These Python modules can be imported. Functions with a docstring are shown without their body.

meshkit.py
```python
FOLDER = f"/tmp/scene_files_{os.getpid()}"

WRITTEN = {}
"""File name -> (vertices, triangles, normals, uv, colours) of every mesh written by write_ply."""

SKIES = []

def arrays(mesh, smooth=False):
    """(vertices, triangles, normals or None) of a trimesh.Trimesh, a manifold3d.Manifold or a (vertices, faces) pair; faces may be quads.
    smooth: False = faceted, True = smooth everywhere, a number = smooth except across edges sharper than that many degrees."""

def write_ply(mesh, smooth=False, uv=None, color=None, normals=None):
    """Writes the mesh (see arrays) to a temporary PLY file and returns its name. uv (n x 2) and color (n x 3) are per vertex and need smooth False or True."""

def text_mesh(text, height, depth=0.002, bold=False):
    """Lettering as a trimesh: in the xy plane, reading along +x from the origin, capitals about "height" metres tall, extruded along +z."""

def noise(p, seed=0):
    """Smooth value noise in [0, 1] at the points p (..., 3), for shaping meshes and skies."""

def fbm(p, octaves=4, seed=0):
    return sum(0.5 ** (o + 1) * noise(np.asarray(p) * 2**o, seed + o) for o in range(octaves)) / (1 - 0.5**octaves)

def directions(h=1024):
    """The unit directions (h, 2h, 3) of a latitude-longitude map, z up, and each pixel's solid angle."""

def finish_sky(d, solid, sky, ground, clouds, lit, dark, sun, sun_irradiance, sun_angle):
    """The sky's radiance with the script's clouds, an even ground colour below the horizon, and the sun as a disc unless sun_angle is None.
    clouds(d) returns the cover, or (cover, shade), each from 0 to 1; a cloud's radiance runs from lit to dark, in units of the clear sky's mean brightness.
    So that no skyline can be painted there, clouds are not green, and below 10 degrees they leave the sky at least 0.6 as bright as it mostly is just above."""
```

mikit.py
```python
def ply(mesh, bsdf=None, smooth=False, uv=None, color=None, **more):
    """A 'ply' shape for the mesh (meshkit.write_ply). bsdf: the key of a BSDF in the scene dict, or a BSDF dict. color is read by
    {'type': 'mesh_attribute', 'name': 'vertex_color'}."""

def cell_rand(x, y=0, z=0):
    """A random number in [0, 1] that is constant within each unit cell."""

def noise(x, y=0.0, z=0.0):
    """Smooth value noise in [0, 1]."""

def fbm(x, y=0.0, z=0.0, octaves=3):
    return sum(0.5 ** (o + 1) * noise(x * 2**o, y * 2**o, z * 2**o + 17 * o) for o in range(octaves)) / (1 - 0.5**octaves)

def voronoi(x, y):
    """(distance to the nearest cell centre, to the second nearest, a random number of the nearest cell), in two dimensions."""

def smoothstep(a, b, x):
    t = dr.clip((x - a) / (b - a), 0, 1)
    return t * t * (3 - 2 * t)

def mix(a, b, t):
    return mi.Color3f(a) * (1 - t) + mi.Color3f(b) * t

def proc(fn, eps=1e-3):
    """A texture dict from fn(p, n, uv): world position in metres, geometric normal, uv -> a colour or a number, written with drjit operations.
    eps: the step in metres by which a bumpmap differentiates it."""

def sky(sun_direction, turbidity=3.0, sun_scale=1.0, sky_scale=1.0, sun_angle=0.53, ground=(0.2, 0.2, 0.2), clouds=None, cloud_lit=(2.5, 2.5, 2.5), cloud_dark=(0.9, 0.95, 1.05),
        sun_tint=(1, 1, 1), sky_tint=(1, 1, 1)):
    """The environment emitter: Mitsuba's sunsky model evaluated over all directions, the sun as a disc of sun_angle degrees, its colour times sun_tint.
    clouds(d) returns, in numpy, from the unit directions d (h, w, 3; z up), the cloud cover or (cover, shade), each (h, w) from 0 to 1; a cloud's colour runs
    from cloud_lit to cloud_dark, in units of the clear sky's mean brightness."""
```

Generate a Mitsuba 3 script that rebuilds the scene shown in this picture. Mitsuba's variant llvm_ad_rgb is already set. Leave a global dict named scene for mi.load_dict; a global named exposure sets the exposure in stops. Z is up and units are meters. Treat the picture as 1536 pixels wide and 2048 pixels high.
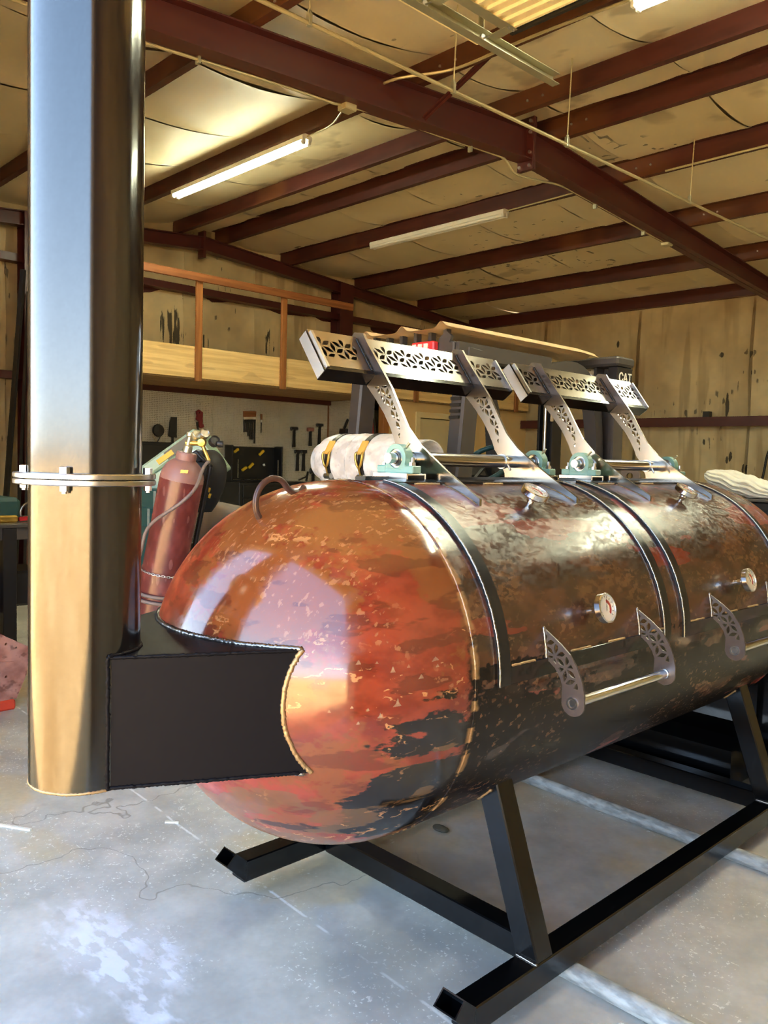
import math, random
import numpy as np, trimesh, shapely, drjit as dr
import mitsuba as mi
import mikit, meshkit
from shapely.geometry import Polygon, Point, box as sbox
from shapely import affinity

T = mi.ScalarTransform4f
scene, labels = {}, {}
rng = random.Random(7)
nrg = np.random.default_rng(7)

# ------------------------------------------------------------------ camera, sky, sun, exposure
CAMZ = 1.53
YAW, PITCH, ROLL, FPX = 0.804896, 0.0617856, 0.0262897, 1652.2
_f = np.array([-math.sin(YAW), math.cos(YAW), 0.0]); _r = np.array([math.cos(YAW), math.sin(YAW), 0.0]); _u = np.array([0, 0, 1.0])
_f2 = math.cos(PITCH) * _f - math.sin(PITCH) * _u
_u2 = math.cos(PITCH) * _u + math.sin(PITCH) * _f
_u3 = math.cos(ROLL) * _u2 - math.sin(ROLL) * _r
scene['camera'] = {'type': 'perspective', 'fov_axis': 'x', 'fov': math.degrees(2 * math.atan(768 / FPX)), 'near_clip': 0.05, 'far_clip': 500.0,
                   'to_world': T().look_at(origin=[0, 0, CAMZ], target=(np.array([0, 0, CAMZ]) + _f2).tolist(), up=_u3.tolist())}
scene['sky'] = mikit.sky([-0.3, 0.17, 0.9], turbidity=3.0, sun_scale=0.9, sky_scale=1.7, ground=(0.32, 0.27, 0.2), sky_tint=(1.12, 1.0, 0.88))
exposure = 4.7
LAMP = 4.3

# ------------------------------------------------------------------ helpers
def lin(r, g, b):
    return [((c / 255 / 12.92) if c / 255 <= 0.04045 else ((c / 255 + 0.055) / 1.055) ** 2.4) for c in (r, g, b)]

def numbered(key):
    if key not in scene and key not in labels and not any(k.startswith(key + '__') for k in scene):
        return key
    i = 1
    while True:
        k = f'{key}_{i:03d}'
        if k not in scene and k not in labels and not any(q.startswith(k + '__') for q in scene):
            return k
        i += 1

def part(parent, name, mesh, mat, smooth=30, label=None, kind=None, **more):
    key = numbered((parent + '__' if parent else '') + name)
    scene[key] = mesh if isinstance(mesh, dict) else mikit.ply(mesh, mat, smooth=smooth, **more)
    d = {}
    if label: d['label'] = label
    if kind: d['kind'] = kind
    if d: labels[key] = d
    return key

def thing(name, label, cat, group=None):
    key = numbered(name)
    labels[key] = {'label': label, 'category': cat}
    if group: labels[key]['group'] = group
    return key

def single(name, mesh, mat, label, cat, group=None, smooth=30):
    key = numbered(name)
    scene[key] = mikit.ply(mesh, mat, smooth=smooth)
    labels[key] = {'label': label, 'category': cat}
    if group: labels[key]['group'] = group
    return key

def struct(name, mesh, mat, label=None, smooth=False):
    key = numbered(name)
    if mesh is not None: scene[key] = mikit.ply(mesh, mat, smooth=smooth)
    labels[key] = {'kind': 'structure'}
    if label: labels[key]['label'] = label
    return key

def cat(*ms):
    return trimesh.util.concatenate([m for m in ms if m is not None])

def TM(v, f):
    f = np.asarray(f)
    if f.shape[1] == 4: f = np.vstack([f[:, [0, 1, 2]], f[:, [0, 2, 3]]])
    return trimesh.Trimesh(np.asarray(v, float), f, process=False)

def box(x0, x1, y0, y1, z0, z1, b=0.0):
    """a box, its edges chamfered by b"""
    c = np.array([(x0 + x1) / 2, (y0 + y1) / 2, (z0 + z1) / 2]); h = np.array([abs(x1 - x0), abs(y1 - y0), abs(z1 - z0)]) / 2
    if b <= 0:
        m = trimesh.creation.box(extents=2 * h); m.apply_translation(c); return m
    b = min(b, *(h * 0.45))
    pts = []
    for sx in (-1, 1):
        for sy in (-1, 1):
            for sz in (-1, 1):
                s = np.array([sx, sy, sz])
                for k in range(3):
                    q = h - b; q[k] = h[k]; pts.append(c + s * q)
    return trimesh.convex.convex_hull(np.array(pts))

def frame_of(d):
    d = np.asarray(d, float); d = d / np.linalg.norm(d)
    a = np.cross(d, [0, 0, 1.0] if abs(d[2]) < 0.9 else [1.0, 0, 0]); a /= np.linalg.norm(a)
    return a, np.cross(d, a), d

def bar(p, q, w, h, up=None, b=0.0):
    """a rectangular bar from p to q, w wide and h high (h along up)"""
    p, q = np.asarray(p, float), np.asarray(q, float); d = q - p; L = np.linalg.norm(d); d /= L
    up = np.array([0, 0, 1.0] if up is None else up, float); up = up - d * (up @ d)
    if np.linalg.norm(up) < 1e-6: up = np.array([0, 1.0, 0]) - d * d[1]
    up /= np.linalg.norm(up); s = np.cross(d, up)
    m = box(-L / 2, L / 2, -w / 2, w / 2, -h / 2, h / 2, b)
    M = np.eye(4); M[:3, 0], M[:3, 1], M[:3, 2], M[:3, 3] = d, -s, up, (p + q) / 2
    m.apply_transform(M)
    return m

def rod(p, q, r, n=16, r2=None, cap=True):
    p, q = np.asarray(p, float), np.asarray(q, float); a, b, d = frame_of(q - p)
    t = np.arange(n) * 2 * np.pi / n; ring = np.cos(t)[:, None] * a + np.sin(t)[:, None] * b
    v = np.vstack([p + r * ring, q + (r if r2 is None else r2) * ring, [p], [q]])
    i = np.arange(n); j = (i + 1) % n
    f = np.vstack([np.stack([i, j, j + n], 1), np.stack([i, j + n, i + n], 1)])
    if cap: f = np.vstack([f, np.stack([j, i, i * 0 + 2 * n], 1), np.stack([i + n, j + n, i * 0 + 2 * n + 1], 1)])
    m = TM(v, f)
    m.fix_normals() if False else None
    return m

def tube(pts, r, n=8, cap=True):
    """a tube along a polyline; r a number or one per point"""
    p = np.asarray(pts, float); t = np.gradient(p, axis=0); t /= np.linalg.norm(t, axis=1, keepdims=True) + 1e-12
    a = np.zeros_like(p); a[0] = frame_of(t[0])[0]
    for i in range(1, len(p)):
        v = a[i - 1] - t[i] * (a[i - 1] @ t[i]); a[i] = v / (np.linalg.norm(v) + 1e-12)
    b = np.cross(t, a); th = np.arange(n) * 2 * np.pi / n; R = np.broadcast_to(r, (len(p),))
    v = (p[:, None] + R[:, None, None] * (np.cos(th)[None, :, None] * a[:, None] + np.sin(th)[None, :, None] * b[:, None])).reshape(-1, 3)
    f = []
    for i in range(len(p) - 1):
        for k in range(n):
            k2 = (k + 1) % n; f.append([i * n + k, i * n + k2, (i + 1) * n + k2, (i + 1) * n + k])
    f = np.array(f); f = np.vstack([f[:, [0, 1, 2]], f[:, [0, 2, 3]]])
    if cap:
        v = np.vstack([v, p[0], p[-1]]); k = np.arange(n); e = (len(p) - 1) * n
        f = np.vstack([f, np.stack([(k + 1) % n, k, k * 0 + len(v) - 2], 1), np.stack([e + k, e + (k + 1) % n, k * 0 + len(v) - 1], 1)])
    return TM(v, f)

def smoothpath(pts, n=60):
    from scipy.interpolate import CubicSpline
    p = np.asarray(pts, float); s = np.r_[0, np.cumsum(np.linalg.norm(np.diff(p, axis=0), axis=1))]
    return CubicSpline(s, p)(np.linspace(0, s[-1], n))

def lathe(profile, n=48, center=(0, 0, 0), axis='z', arc=None):
    """(radius, height) profile turned about an axis through center"""
    pr = np.asarray(profile, float); t = np.arange(n) * 2 * np.pi / n
    v = np.stack([pr[:, None, 0] * np.cos(t), pr[:, None, 0] * np.sin(t), np.broadcast_to(pr[:, 1:], (len(pr), n))], -1).reshape(-1, 3)
    i, j = np.meshgrid(np.arange(len(pr) - 1), np.arange(n), indexing='ij')
    q = np.stack([i * n + j, i * n + (j + 1) % n, (i + 1) * n + (j + 1) % n, (i + 1) * n + j], -1).reshape(-1, 4)
    m = TM(v, q)
    ax = axis if isinstance(axis, str) else ''
    if ax == 'y': m.apply_transform(np.array([[1, 0, 0, 0], [0, 0, 1, 0], [0, -1, 0, 0], [0, 0, 0, 1.0]]))
    if ax == 'x': m.apply_transform(np.array([[0, 0, 1, 0], [0, 1, 0, 0], [-1, 0, 0, 0], [0, 0, 0, 1.0]]))
    if not isinstance(axis, str):
        a, b, d = frame_of(axis); M = np.eye(4); M[:3, 0], M[:3, 1], M[:3, 2] = a, b, d; m.apply_transform(M)
    m.apply_translation(center)
    return m

def extrude(poly, depth, O=(0, 0, 0), ex=(1, 0, 0), ey=(0, 1, 0)):
    """a shapely polygon (2-D axes ex, ey at O) given thickness along ex x ey"""
    gs = [g for g in getattr(poly, 'geoms', [poly]) if g.area > 1e-8]
    m = trimesh.util.concatenate([trimesh.creation.extrude_polygon(g, depth, engine='earcut') for g in gs])
    ex, ey = np.asarray(ex, float), np.asarray(ey, float); M = np.eye(4)
    M[:3, 0], M[:3, 1], M[:3, 2], M[:3, 3] = ex, ey, np.cross(ex, ey), O
    m.apply_transform(M)
    return m

def grid(P, closed=False):
    """a surface from an array of points (n, m, 3)"""
    n, m = P.shape[:2]; i, j = np.meshgrid(np.arange(n - 1), np.arange(m - 1), indexing='ij')
    q = np.stack([i * m + j, (i + 1) * m + j, (i + 1) * m + j + 1, i * m + j + 1], -1).reshape(-1, 4)
    return TM(P.reshape(-1, 3), q)

def curved_plate(th0, th1, y0, y1, r0, r1, n=48, ny=2):
    """a plate bent round the smoker's axis, between angles (degrees from the top) and radii"""
    t = np.radians(np.linspace(th0, th1, n)); v = []
    for r in (r0, r1):
        for y in (y0, y1):
            v.append(np.stack([X0 + r * np.sin(t), t * 0 + y, Z0 + r * np.cos(t)], 1))
    v = np.vstack(v); k = np.arange(n - 1); q = []
    def st(a, b, flip):
        s = np.stack([a * n + k, a * n + k + 1, b * n + k + 1, b * n + k], 1); q.append(s[:, ::-1] if flip else s)
    st(2, 3, True); st(0, 1, False); st(0, 2, True); st(1, 3, False)
    q.append(np.array([[0, n, 3 * n, 2 * n], [n - 1, 3 * n - 1, 4 * n - 1, 2 * n - 1][::-1]]))
    q[-1][1] = [n - 1, 2 * n + n - 1, 3 * n + n - 1, n + n - 1]
    m = TM(v, np.vstack(q)); m.fix_normals()
    return m

def bead(pts, r=0.005, seed=1, n=6):
    """a rippled weld bead along a path"""
    p = np.asarray(pts, float); L = np.linalg.norm(np.diff(p, axis=0), axis=1).sum()
    m = max(12, int(L / 0.0045)); s = np.r_[0, np.cumsum(np.linalg.norm(np.diff(p, axis=0), axis=1))]; u = np.linspace(0, s[-1], m)
    q = np.stack([np.interp(u, s, p[:, k]) for k in range(3)], 1)
    g = np.random.default_rng(seed); q += g.normal(0, r * 0.12, q.shape)
    return tube(q, r * (0.85 + 0.3 * (np.arange(m) % 2) + 0.15 * g.random(m)), n)

# ------------------------------------------------------------------ materials
n_, fb, ss, mix, proc = mikit.noise, mikit.fbm, mikit.smoothstep, mikit.mix, mikit.proc
C = lambda *a: mi.Color3f(*lin(*a))

def mat(name, color, rough=0.5, metal=0.0, spec=0.5, coat=0.0, coat_gloss=0.9, bump=None, bscale=1.0, two=True, **more):
    d = {'type': 'principled', 'base_color': color if isinstance(color, dict) else {'type': 'rgb', 'value': list(color)},
         'roughness': rough, 'metallic': metal, **({} if 'eta' in more else {'specular': spec}), **more}
    if coat: d['clearcoat'] = coat; d['clearcoat_gloss'] = coat_gloss
    if bump is not None: d = {'type': 'bumpmap', 'arbitrary': bump, 'scale': bscale, 'bsdf': d}
    scene[name] = {'type': 'twosided', 'bsdf': d} if two else d

CHIPS = [(-1.414, 1.29, 1.055, .013), (-1.391, 1.328, 1.054, .01), (-1.37, 1.361, 1.034, .014), (-1.356, 1.40, 1.041, .013), (-1.342, 1.43, 1.014, .013), (-1.337, 1.474, 1.053, .02),
         (-1.413, 1.272, .952, .012), (-1.392, 1.304, .945, .013), (-1.378, 1.331, .928, .015), (-1.359, 1.369, .955, .021), (-1.446, 1.23, .942, .01), (-1.405, 1.286, .913, .012), (-1.333, 1.477, 1.036, .012)]
def dark_flank(x, y, z):
    """where the flank turns dull and near-black towards the bottom, with a ragged edge"""
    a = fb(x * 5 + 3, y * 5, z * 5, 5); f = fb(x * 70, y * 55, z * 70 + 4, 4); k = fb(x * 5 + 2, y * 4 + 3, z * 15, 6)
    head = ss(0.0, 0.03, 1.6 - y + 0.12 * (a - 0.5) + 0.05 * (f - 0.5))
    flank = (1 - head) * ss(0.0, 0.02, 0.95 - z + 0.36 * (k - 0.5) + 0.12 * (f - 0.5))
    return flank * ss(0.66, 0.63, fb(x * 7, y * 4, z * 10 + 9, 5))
def tank_paint(p, n, uv):
    """old red primer worn through to brown, with cream chips and dark bare steel, in stains and flakes"""
    x, y, z = p.x, p.y, p.z
    a = fb(x * 5 + 3, y * 5, z * 5, 5)
    b = fb(x * 19, y * 13 + 7, z * 19, 4)
    f = fb(x * 70, y * 55, z * 70 + 4, 4)
    q = fb(x * 11 + 5, y * 7, z * 22, 5)              # flakes, drawn out along the tank
    head = ss(0.0, 0.03, 1.6 - y + 0.12 * (a - 0.5) + 0.05 * (f - 0.5))
    base = mix(C(46, 23, 16), C(70, 36, 22), ss(0.35, 0.65, b))
    base = mix(base, C(90, 60, 35), 0.7 * ss(0.48, 0.62, a) * ss(0.46, 0.56, f))
    base = mix(base, C(36, 24, 20), 0.75 * ss(0.55, 0.62, fb(x * 8, y * 4 + 4, z * 14, 5)))
    red = mix(C(106, 39, 26), C(126, 52, 34), ss(0.35, 0.65, b))
    red = mix(red, C(112, 66, 34), 0.85 * ss(0.52, 0.6, a + 0.3 * (f - 0.5) + 0.3 * (fb(x * 2, y * 2, z * 2 + 4, 2) - 0.5)))
    red = mix(red, C(84, 36, 24), 0.7 * ss(0.57, 0.63, q))
    c = mix(base, red, head)
    c = mix(c, C(104, 34, 24), (1 - head) * 0.85 * ss(0.575, 0.59, fb(x * 3 + 11, y * 2.2, z * 9, 5) + 0.06 * (f - 0.5)))
    # darker low on flank and belly, bare dark steel on the knuckle, flaked edges
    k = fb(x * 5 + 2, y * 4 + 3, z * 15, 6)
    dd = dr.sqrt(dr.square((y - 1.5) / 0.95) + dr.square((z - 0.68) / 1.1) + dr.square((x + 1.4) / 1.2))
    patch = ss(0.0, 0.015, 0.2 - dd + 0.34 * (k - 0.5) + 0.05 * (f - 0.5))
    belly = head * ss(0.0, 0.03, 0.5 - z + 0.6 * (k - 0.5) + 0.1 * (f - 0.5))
    c = mix(c, C(20, 16, 15), dr.maximum(dark_flank(x, y, z), dr.maximum(patch, 0.8 * belly)))
    c = mix(c, C(96, 74, 46), 0.7 * head * ss(0.0, 0.03, 0.66 - z + 0.8 * (fb(x * 6, y * 6, z * 17, 5) - 0.5) - 0.05))
    # cream rims of old paint where the flakes end, chips and scratches
    e = fb(x * 9 + 1, y * 8, z * 15, 6)
    rim = ss(0.02, 0.008, dr.abs(e - 0.56)) * ss(0.5, 0.58, f) * ss(0.48, 0.58, fb(x * 4 + 8, y * 4, z * 4, 3))
    c = mix(c, C(170, 124, 80), 0.8 * rim * (0.12 + 0.88 * head))
    s = ss(0.6, 0.68, fb(x * 150, y * 60, z * 60, 4)) * ss(0.5, 0.6, fb(x * 4, y * 4 + 5, z * 4, 4))
    c = mix(c, C(150, 108, 72), (0.3 + 0.3 * head) * s)
    chip = mi.Float(0)                                 # two rows of scars where the old tank number was ground off
    for cx, cy, cz, cw in CHIPS:
        u = ((x - cx) * 0.62 + (y - cy) * 0.78); v = z - cz
        near = ss(0.03, 0.025, dr.sqrt(dr.square(x - cx) + dr.square(y - cy) + dr.square(v)))
        d = dr.maximum(dr.abs(u) * 1.5 + v * 0.9, -v * 1.7) / (0.62 * cw) + 1.1 * (fb(x * 70, y * 70 + cx, z * 70, 3) - 0.5)
        chip = dr.maximum(chip, near * ss(0.8, 0.65, d))
    c = mix(c, C(150, 128, 100), 0.85 * chip * (0.6 + 0.4 * ss(0.4, 0.6, f)))
    seam = ss(0.02, 0.004, dr.abs(y - 1.605 + 0.03 * (b - 0.5))) * ss(0.47, 0.55, fb(x * 24, y * 10, z * 24, 4))
    return mix(c, C(158, 122, 78), 0.75 * seam)

def floor_col(p, n, uv):
    x, y = p.x, p.y
    a = fb(x * 0.9, y * 0.9, 1.0, 5); b = fb(x * 5 + 4, y * 5, 2.0, 5); g = fb(x * 40, y * 40, 0.5, 3)
    c = mix(C(162, 160, 153), C(193, 190, 182), ss(0.3, 0.7, 0.5 * a + 0.5 * b))
    c = mix(c, C(188, 172, 138), 0.7 * ss(0.54, 0.66, fb(x * 1.3 + 9, y * 1.6, 7.0, 5)))
    c = c * (0.9 + 0.2 * g)
    # spilt white powder near the chimney and along the saw cut
    d = dr.sqrt(dr.square((x + 2.27) / 0.34) + dr.square((y - 1.13) / 0.15))
    w = ss(1.25, 0.45, d + 1.5 * (fb(x * 9, y * 15, 3.0, 6) - 0.5))
    c = mix(c, C(232, 232, 238), 0.75 * w * (0.25 + 0.75 * ss(0.4, 0.56, fb(x * 16, y * 34, 6.0, 5))))
    spk = ss(0.7, 0.76, fb(x * 110, y * 110, 4.0, 4)) * ss(0.54, 0.62, fb(x * 2.4, y * 2.4, 8.0, 4))
    c = mix(c, C(236, 236, 230), 0.6 * spk)
    j = ss(0.008, 0.002, dr.abs(y - 1.68 + 0.041 * (x + 1.815) + 0.012 * (fb(x * 3, 1.0, 0.0, 2) - 0.5)))
    c = mix(c, C(238, 238, 236), 0.6 * j * ss(0.4, 0.58, fb(x * 18, y * 30, 1.0, 4)))
    k = fb(x * 1.1 + 5, y * 1.1 + 2, 3.0, 6)
    crack = ss(0.004, 0.0005, dr.abs(k - 0.5)) * ss(0.54, 0.6, fb(x * 0.7, y * 0.7, 12.0, 2))
    c = mix(c, C(120, 116, 108), 0.6 * crack)
    oil = ss(0.6, 0.7, fb(x * 1.7 + 21, y * 1.7, 5.0, 5))
    return mix(c, C(150, 150, 146), 0.5 * oil)

def wall_col(p, n, uv):
    x, y, z = p.x, p.y, p.z
    h = x + y
    a = fb(h * 1.4, z * 1.1, x * 0.3, 4)
    c = mix(C(168, 146, 108), C(196, 176, 134), ss(0.3, 0.7, a))
    c = c * (0.92 + 0.16 * fb(h * 9, z * 9, 2.0, 3))
    run = fb(h * 6.5, z * 0.7, 3.0, 4)
    c = mix(c, C(132, 106, 66), 0.5 * ss(0.5, 0.7, run) * ss(0.4, 0.62, fb(h * 0.8, z * 0.8, 6.0, 3)))
    # black drip stains: two clusters on the left wall, a few on the far wall
    w = mi.Float(0); dn = fb(h * 30, z * 9, 5.0, 4) - 0.5
    for cx, cy, cz, ra, rz in ((-10.7, 5.97, 3.3, 0.2, 0.3), (-10.7, 7.67, 3.28, 0.1, 0.24), (-10.7, 6.5, 3.2, 0.1, 0.14)):
        d = dr.sqrt(dr.square((y - cy) / ra) + dr.square((z - cz) / rz)) + 0.9 * dn
        w = dr.maximum(w, ss(-9.5, -10.0, x) * ss(1.0, 0.8, d) * ss(0.5, 0.58, fb(y * 26, z * 2.2, 1.0, 3)))
    for cx, cz, ra, rz in ((-5.68, 3.28, 0.035, 0.05), (-5.56, 2.5, 0.03, 0.18), (-5.47, 1.74, 0.03, 0.09), (-5.52, 1.68, 0.02, 0.06), (-5.24, 1.55, 0.025, 0.07), (-7.48, 3.6, 0.03, 0.06), (-5.9, 1.95, 0.02, 0.05)):
        d = dr.sqrt(dr.square((x - cx) / ra) + dr.square((z - cz) / rz)) + 1.1 * dn
        w = dr.maximum(w, ss(12.0, 12.2, y) * ss(1.0, 0.8, d))
    c = mix(c, C(30, 25, 22), 0.9 * w)
    t = n_(h * 34, z * 7, 1.0)
    c = mix(c, C(38, 30, 24), 0.7 * ss(0.84, 0.9, t) * ss(0.6, 0.68, fb(h * 1.6 + 3, z * 1.9, 2.0, 3)))
    return c

def ceil_col(p, n, uv):
    x, y = p.x, p.y
    a = fb(x * 0.8, y * 0.8, 2.0, 4)
    c = mix(C(206, 188, 148), C(220, 203, 166), ss(0.3, 0.7, a))
    st = ss(0.6, 0.74, fb(x * 2.3, y * 3.1, 4.0, 4)) * ss(0.5, 0.64, fb(x * 0.5 + 7, y * 0.5, 1.0, 2))
    c = mix(c, C(120, 96, 66), 0.4 * st)
    sp = ss(0.86, 0.9, n_(x * 15, y * 15, 2.0)) * ss(0.58, 0.68, fb(x * 0.9, y * 0.9, 9.0, 2))
    return mix(c, C(70, 54, 40), 0.7 * sp)

def wood_fn(c0, c1, ax):
    def fn(p, n, uv):
        u, v, w = (p.y, p.x, p.z) if ax == 'y' else (p.z, p.x, p.y)
        g = fb(u * 1.2, v * 26, w * 26, 4); r = fb(u * 6, v * 90, w * 90, 2)
        c = mix(C(*c0), C(*c1), ss(0.3, 0.7, 0.7 * g + 0.3 * r))
        k = ss(0.8, 0.86, n_(u * 3.3, v * 9, w * 14))
        return mix(c, C(140, 96, 50), 0.25 * k)
    return proc(fn)

def yard_col(p, n, uv):
    x, y = p.x, p.y
    a = fb(x * 0.5, y * 0.5, 1.0, 4); g = fb(x * 6, y * 6, 1.0, 3)
    return mix(C(196, 160, 104), C(222, 190, 136), ss(0.3, 0.7, 0.6 * a + 0.4 * g))

def galv(p, n, uv):
    x, y, z = p.x, p.y, p.z
    a = fb(x * 26, y * 60, z * 60, 4); b = n_(x * 9, y * 30, z * 30)
    c = mix(C(138, 140, 138), C(176, 178, 174), ss(0.3, 0.7, a))
    return mix(c, C(198, 198, 194), 0.4 * ss(0.62, 0.75, b))

def lpg_col(p, n, uv):
    a = fb(p.x * 14, p.y * 14, p.z * 14, 4)
    c = mix(C(196, 194, 188), C(226, 224, 218), ss(0.35, 0.65, a))
    return mix(c, C(140, 136, 130), 0.3 * ss(0.64, 0.72, fb(p.x * 30, p.y * 30, p.z * 30, 3)))

def gas_col(p, n, uv):
    a = fb(p.x * 12, p.y * 12, p.z * 7, 4)
    c = mix(C(92, 44, 42), C(116, 60, 56), ss(0.35, 0.65, a))
    s = ss(0.76, 0.82, n_(p.x * 60, p.y * 60, p.z * 14))
    return mix(c, C(150, 112, 104), 0.3 * s)

def rust_col(p, n, uv):
    a = fb(p.x * 9, p.y * 9, p.z * 9, 5)
    c = mix(C(150, 92, 78), C(190, 138, 122), ss(0.3, 0.7, a))
    return mix(c, C(112, 62, 46), 0.7 * ss(0.58, 0.7, fb(p.x * 22, p.y * 22, p.z * 22, 3)))

def purlin_col(p, n, uv):
    a = fb(p.x * 2, p.y * 8, p.z * 8, 4)
    c = mix(C(62, 26, 22), C(75, 32, 25), ss(0.3, 0.7, a))
    return mix(c, C(104, 62, 32), 0.55 * ss(0.56, 0.72, fb(p.x * 1.1 + 4, p.y * 0.7, 3.0, 3)))

def steel_bump(p, n, uv):
    return fb(p.x * 26, p.y * 26, p.z * 26, 2)

def tank_rough(p, n, uv):
    """worn paint is duller than the oiled steel between the flakes"""
    a = fb(p.x * 16 + 3, p.y * 11, p.z * 20, 5)
    g = fb(p.x * 80, p.y * 60, p.z * 80, 3)
    head = 0.08 + 0.1 * ss(0.5, 0.62, a + 0.25 * (g - 0.5)) + 0.05 * g        # ground smooth
    shell = 0.17 + 0.06 * ss(0.42, 0.66, a) + 0.14 * ss(0.4, 0.62, g)           # grainy mill scale
    return dr.select(p.y < 1.605, head, shell)
TP = proc(tank_paint)
glossy = {'type': 'principled', 'base_color': TP, 'roughness': proc(tank_rough), 'eta': 1.78}
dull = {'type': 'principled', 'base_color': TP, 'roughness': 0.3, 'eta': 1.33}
scene['m_tank'] = {'type': 'twosided', 'bsdf': {'type': 'blendbsdf', 'weight': proc(lambda p, n, uv: dark_flank(p.x, p.y, p.z)), 'bsdf_0': glossy, 'bsdf_1': dull}}
mat('m_black', lin(5, 6, 8), 0.12, 0.0, eta=1.52)
mat('m_stack', lin(10, 10, 12), 0.12, 0.0, eta=1.85)
mat('m_duct', lin(14, 13, 17), 0.5, 0.0, 0.12)
mat('m_plate', lin(164, 157, 148), 0.17, 1.0)
mat('m_strap', lin(46, 48, 50), 0.22, 0.6, 0.6)
mat('m_bracket', lin(96, 90, 90), 0.34, 0.7)
mat('m_weld', lin(150, 146, 142), 0.3, 1.0)
mat('m_weldtan', lin(170, 140, 100), 0.42, 0.6)
mat('m_chrome', lin(222, 222, 224), 0.08, 1.0)
mat('m_steel', lin(186, 184, 180), 0.26, 1.0)
mat('m_bolt', lin(214, 214, 216), 0.28, 1.0)
mat('m_green', lin(120, 158, 142), 0.38, 0.0, 0.5)
mat('m_floor', proc(floor_col), 0.52, 0.0, 0.4)
mat('m_wall', proc(wall_col), 0.62, 0.0, 0.4)
mat('m_ceil', proc(ceil_col), 0.5, 0.0, 0.4)
mat('m_purlin', proc(purlin_col), 0.42, 0.0, 0.5)
mat('m_redox', lin(72, 29, 25), 0.4, 0.0, 0.5)
mat('m_wood', wood_fn((118, 66, 32), (142, 86, 44), 'y'), 0.6)
mat('m_post', wood_fn((128, 76, 36), (154, 98, 48), 'z'), 0.6)
mat('m_fascia', wood_fn((206, 170, 108), (226, 194, 134), 'y'), 0.6)
mat('m_deck', wood_fn((120, 92, 58), (140, 110, 70), 'y'), 0.7)
mat('m_peg', lin(196, 188, 168), 0.6)
mat('m_hole', lin(60, 54, 44), 0.8)
mat('m_plaster', lin(206, 172, 116), 0.6)
mat('m_doorpaint', lin(196, 178, 134), 0.5)
mat('m_trim', lin(214, 190, 140), 0.5)
mat('m_white', lin(226, 222, 210), 0.4)
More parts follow.
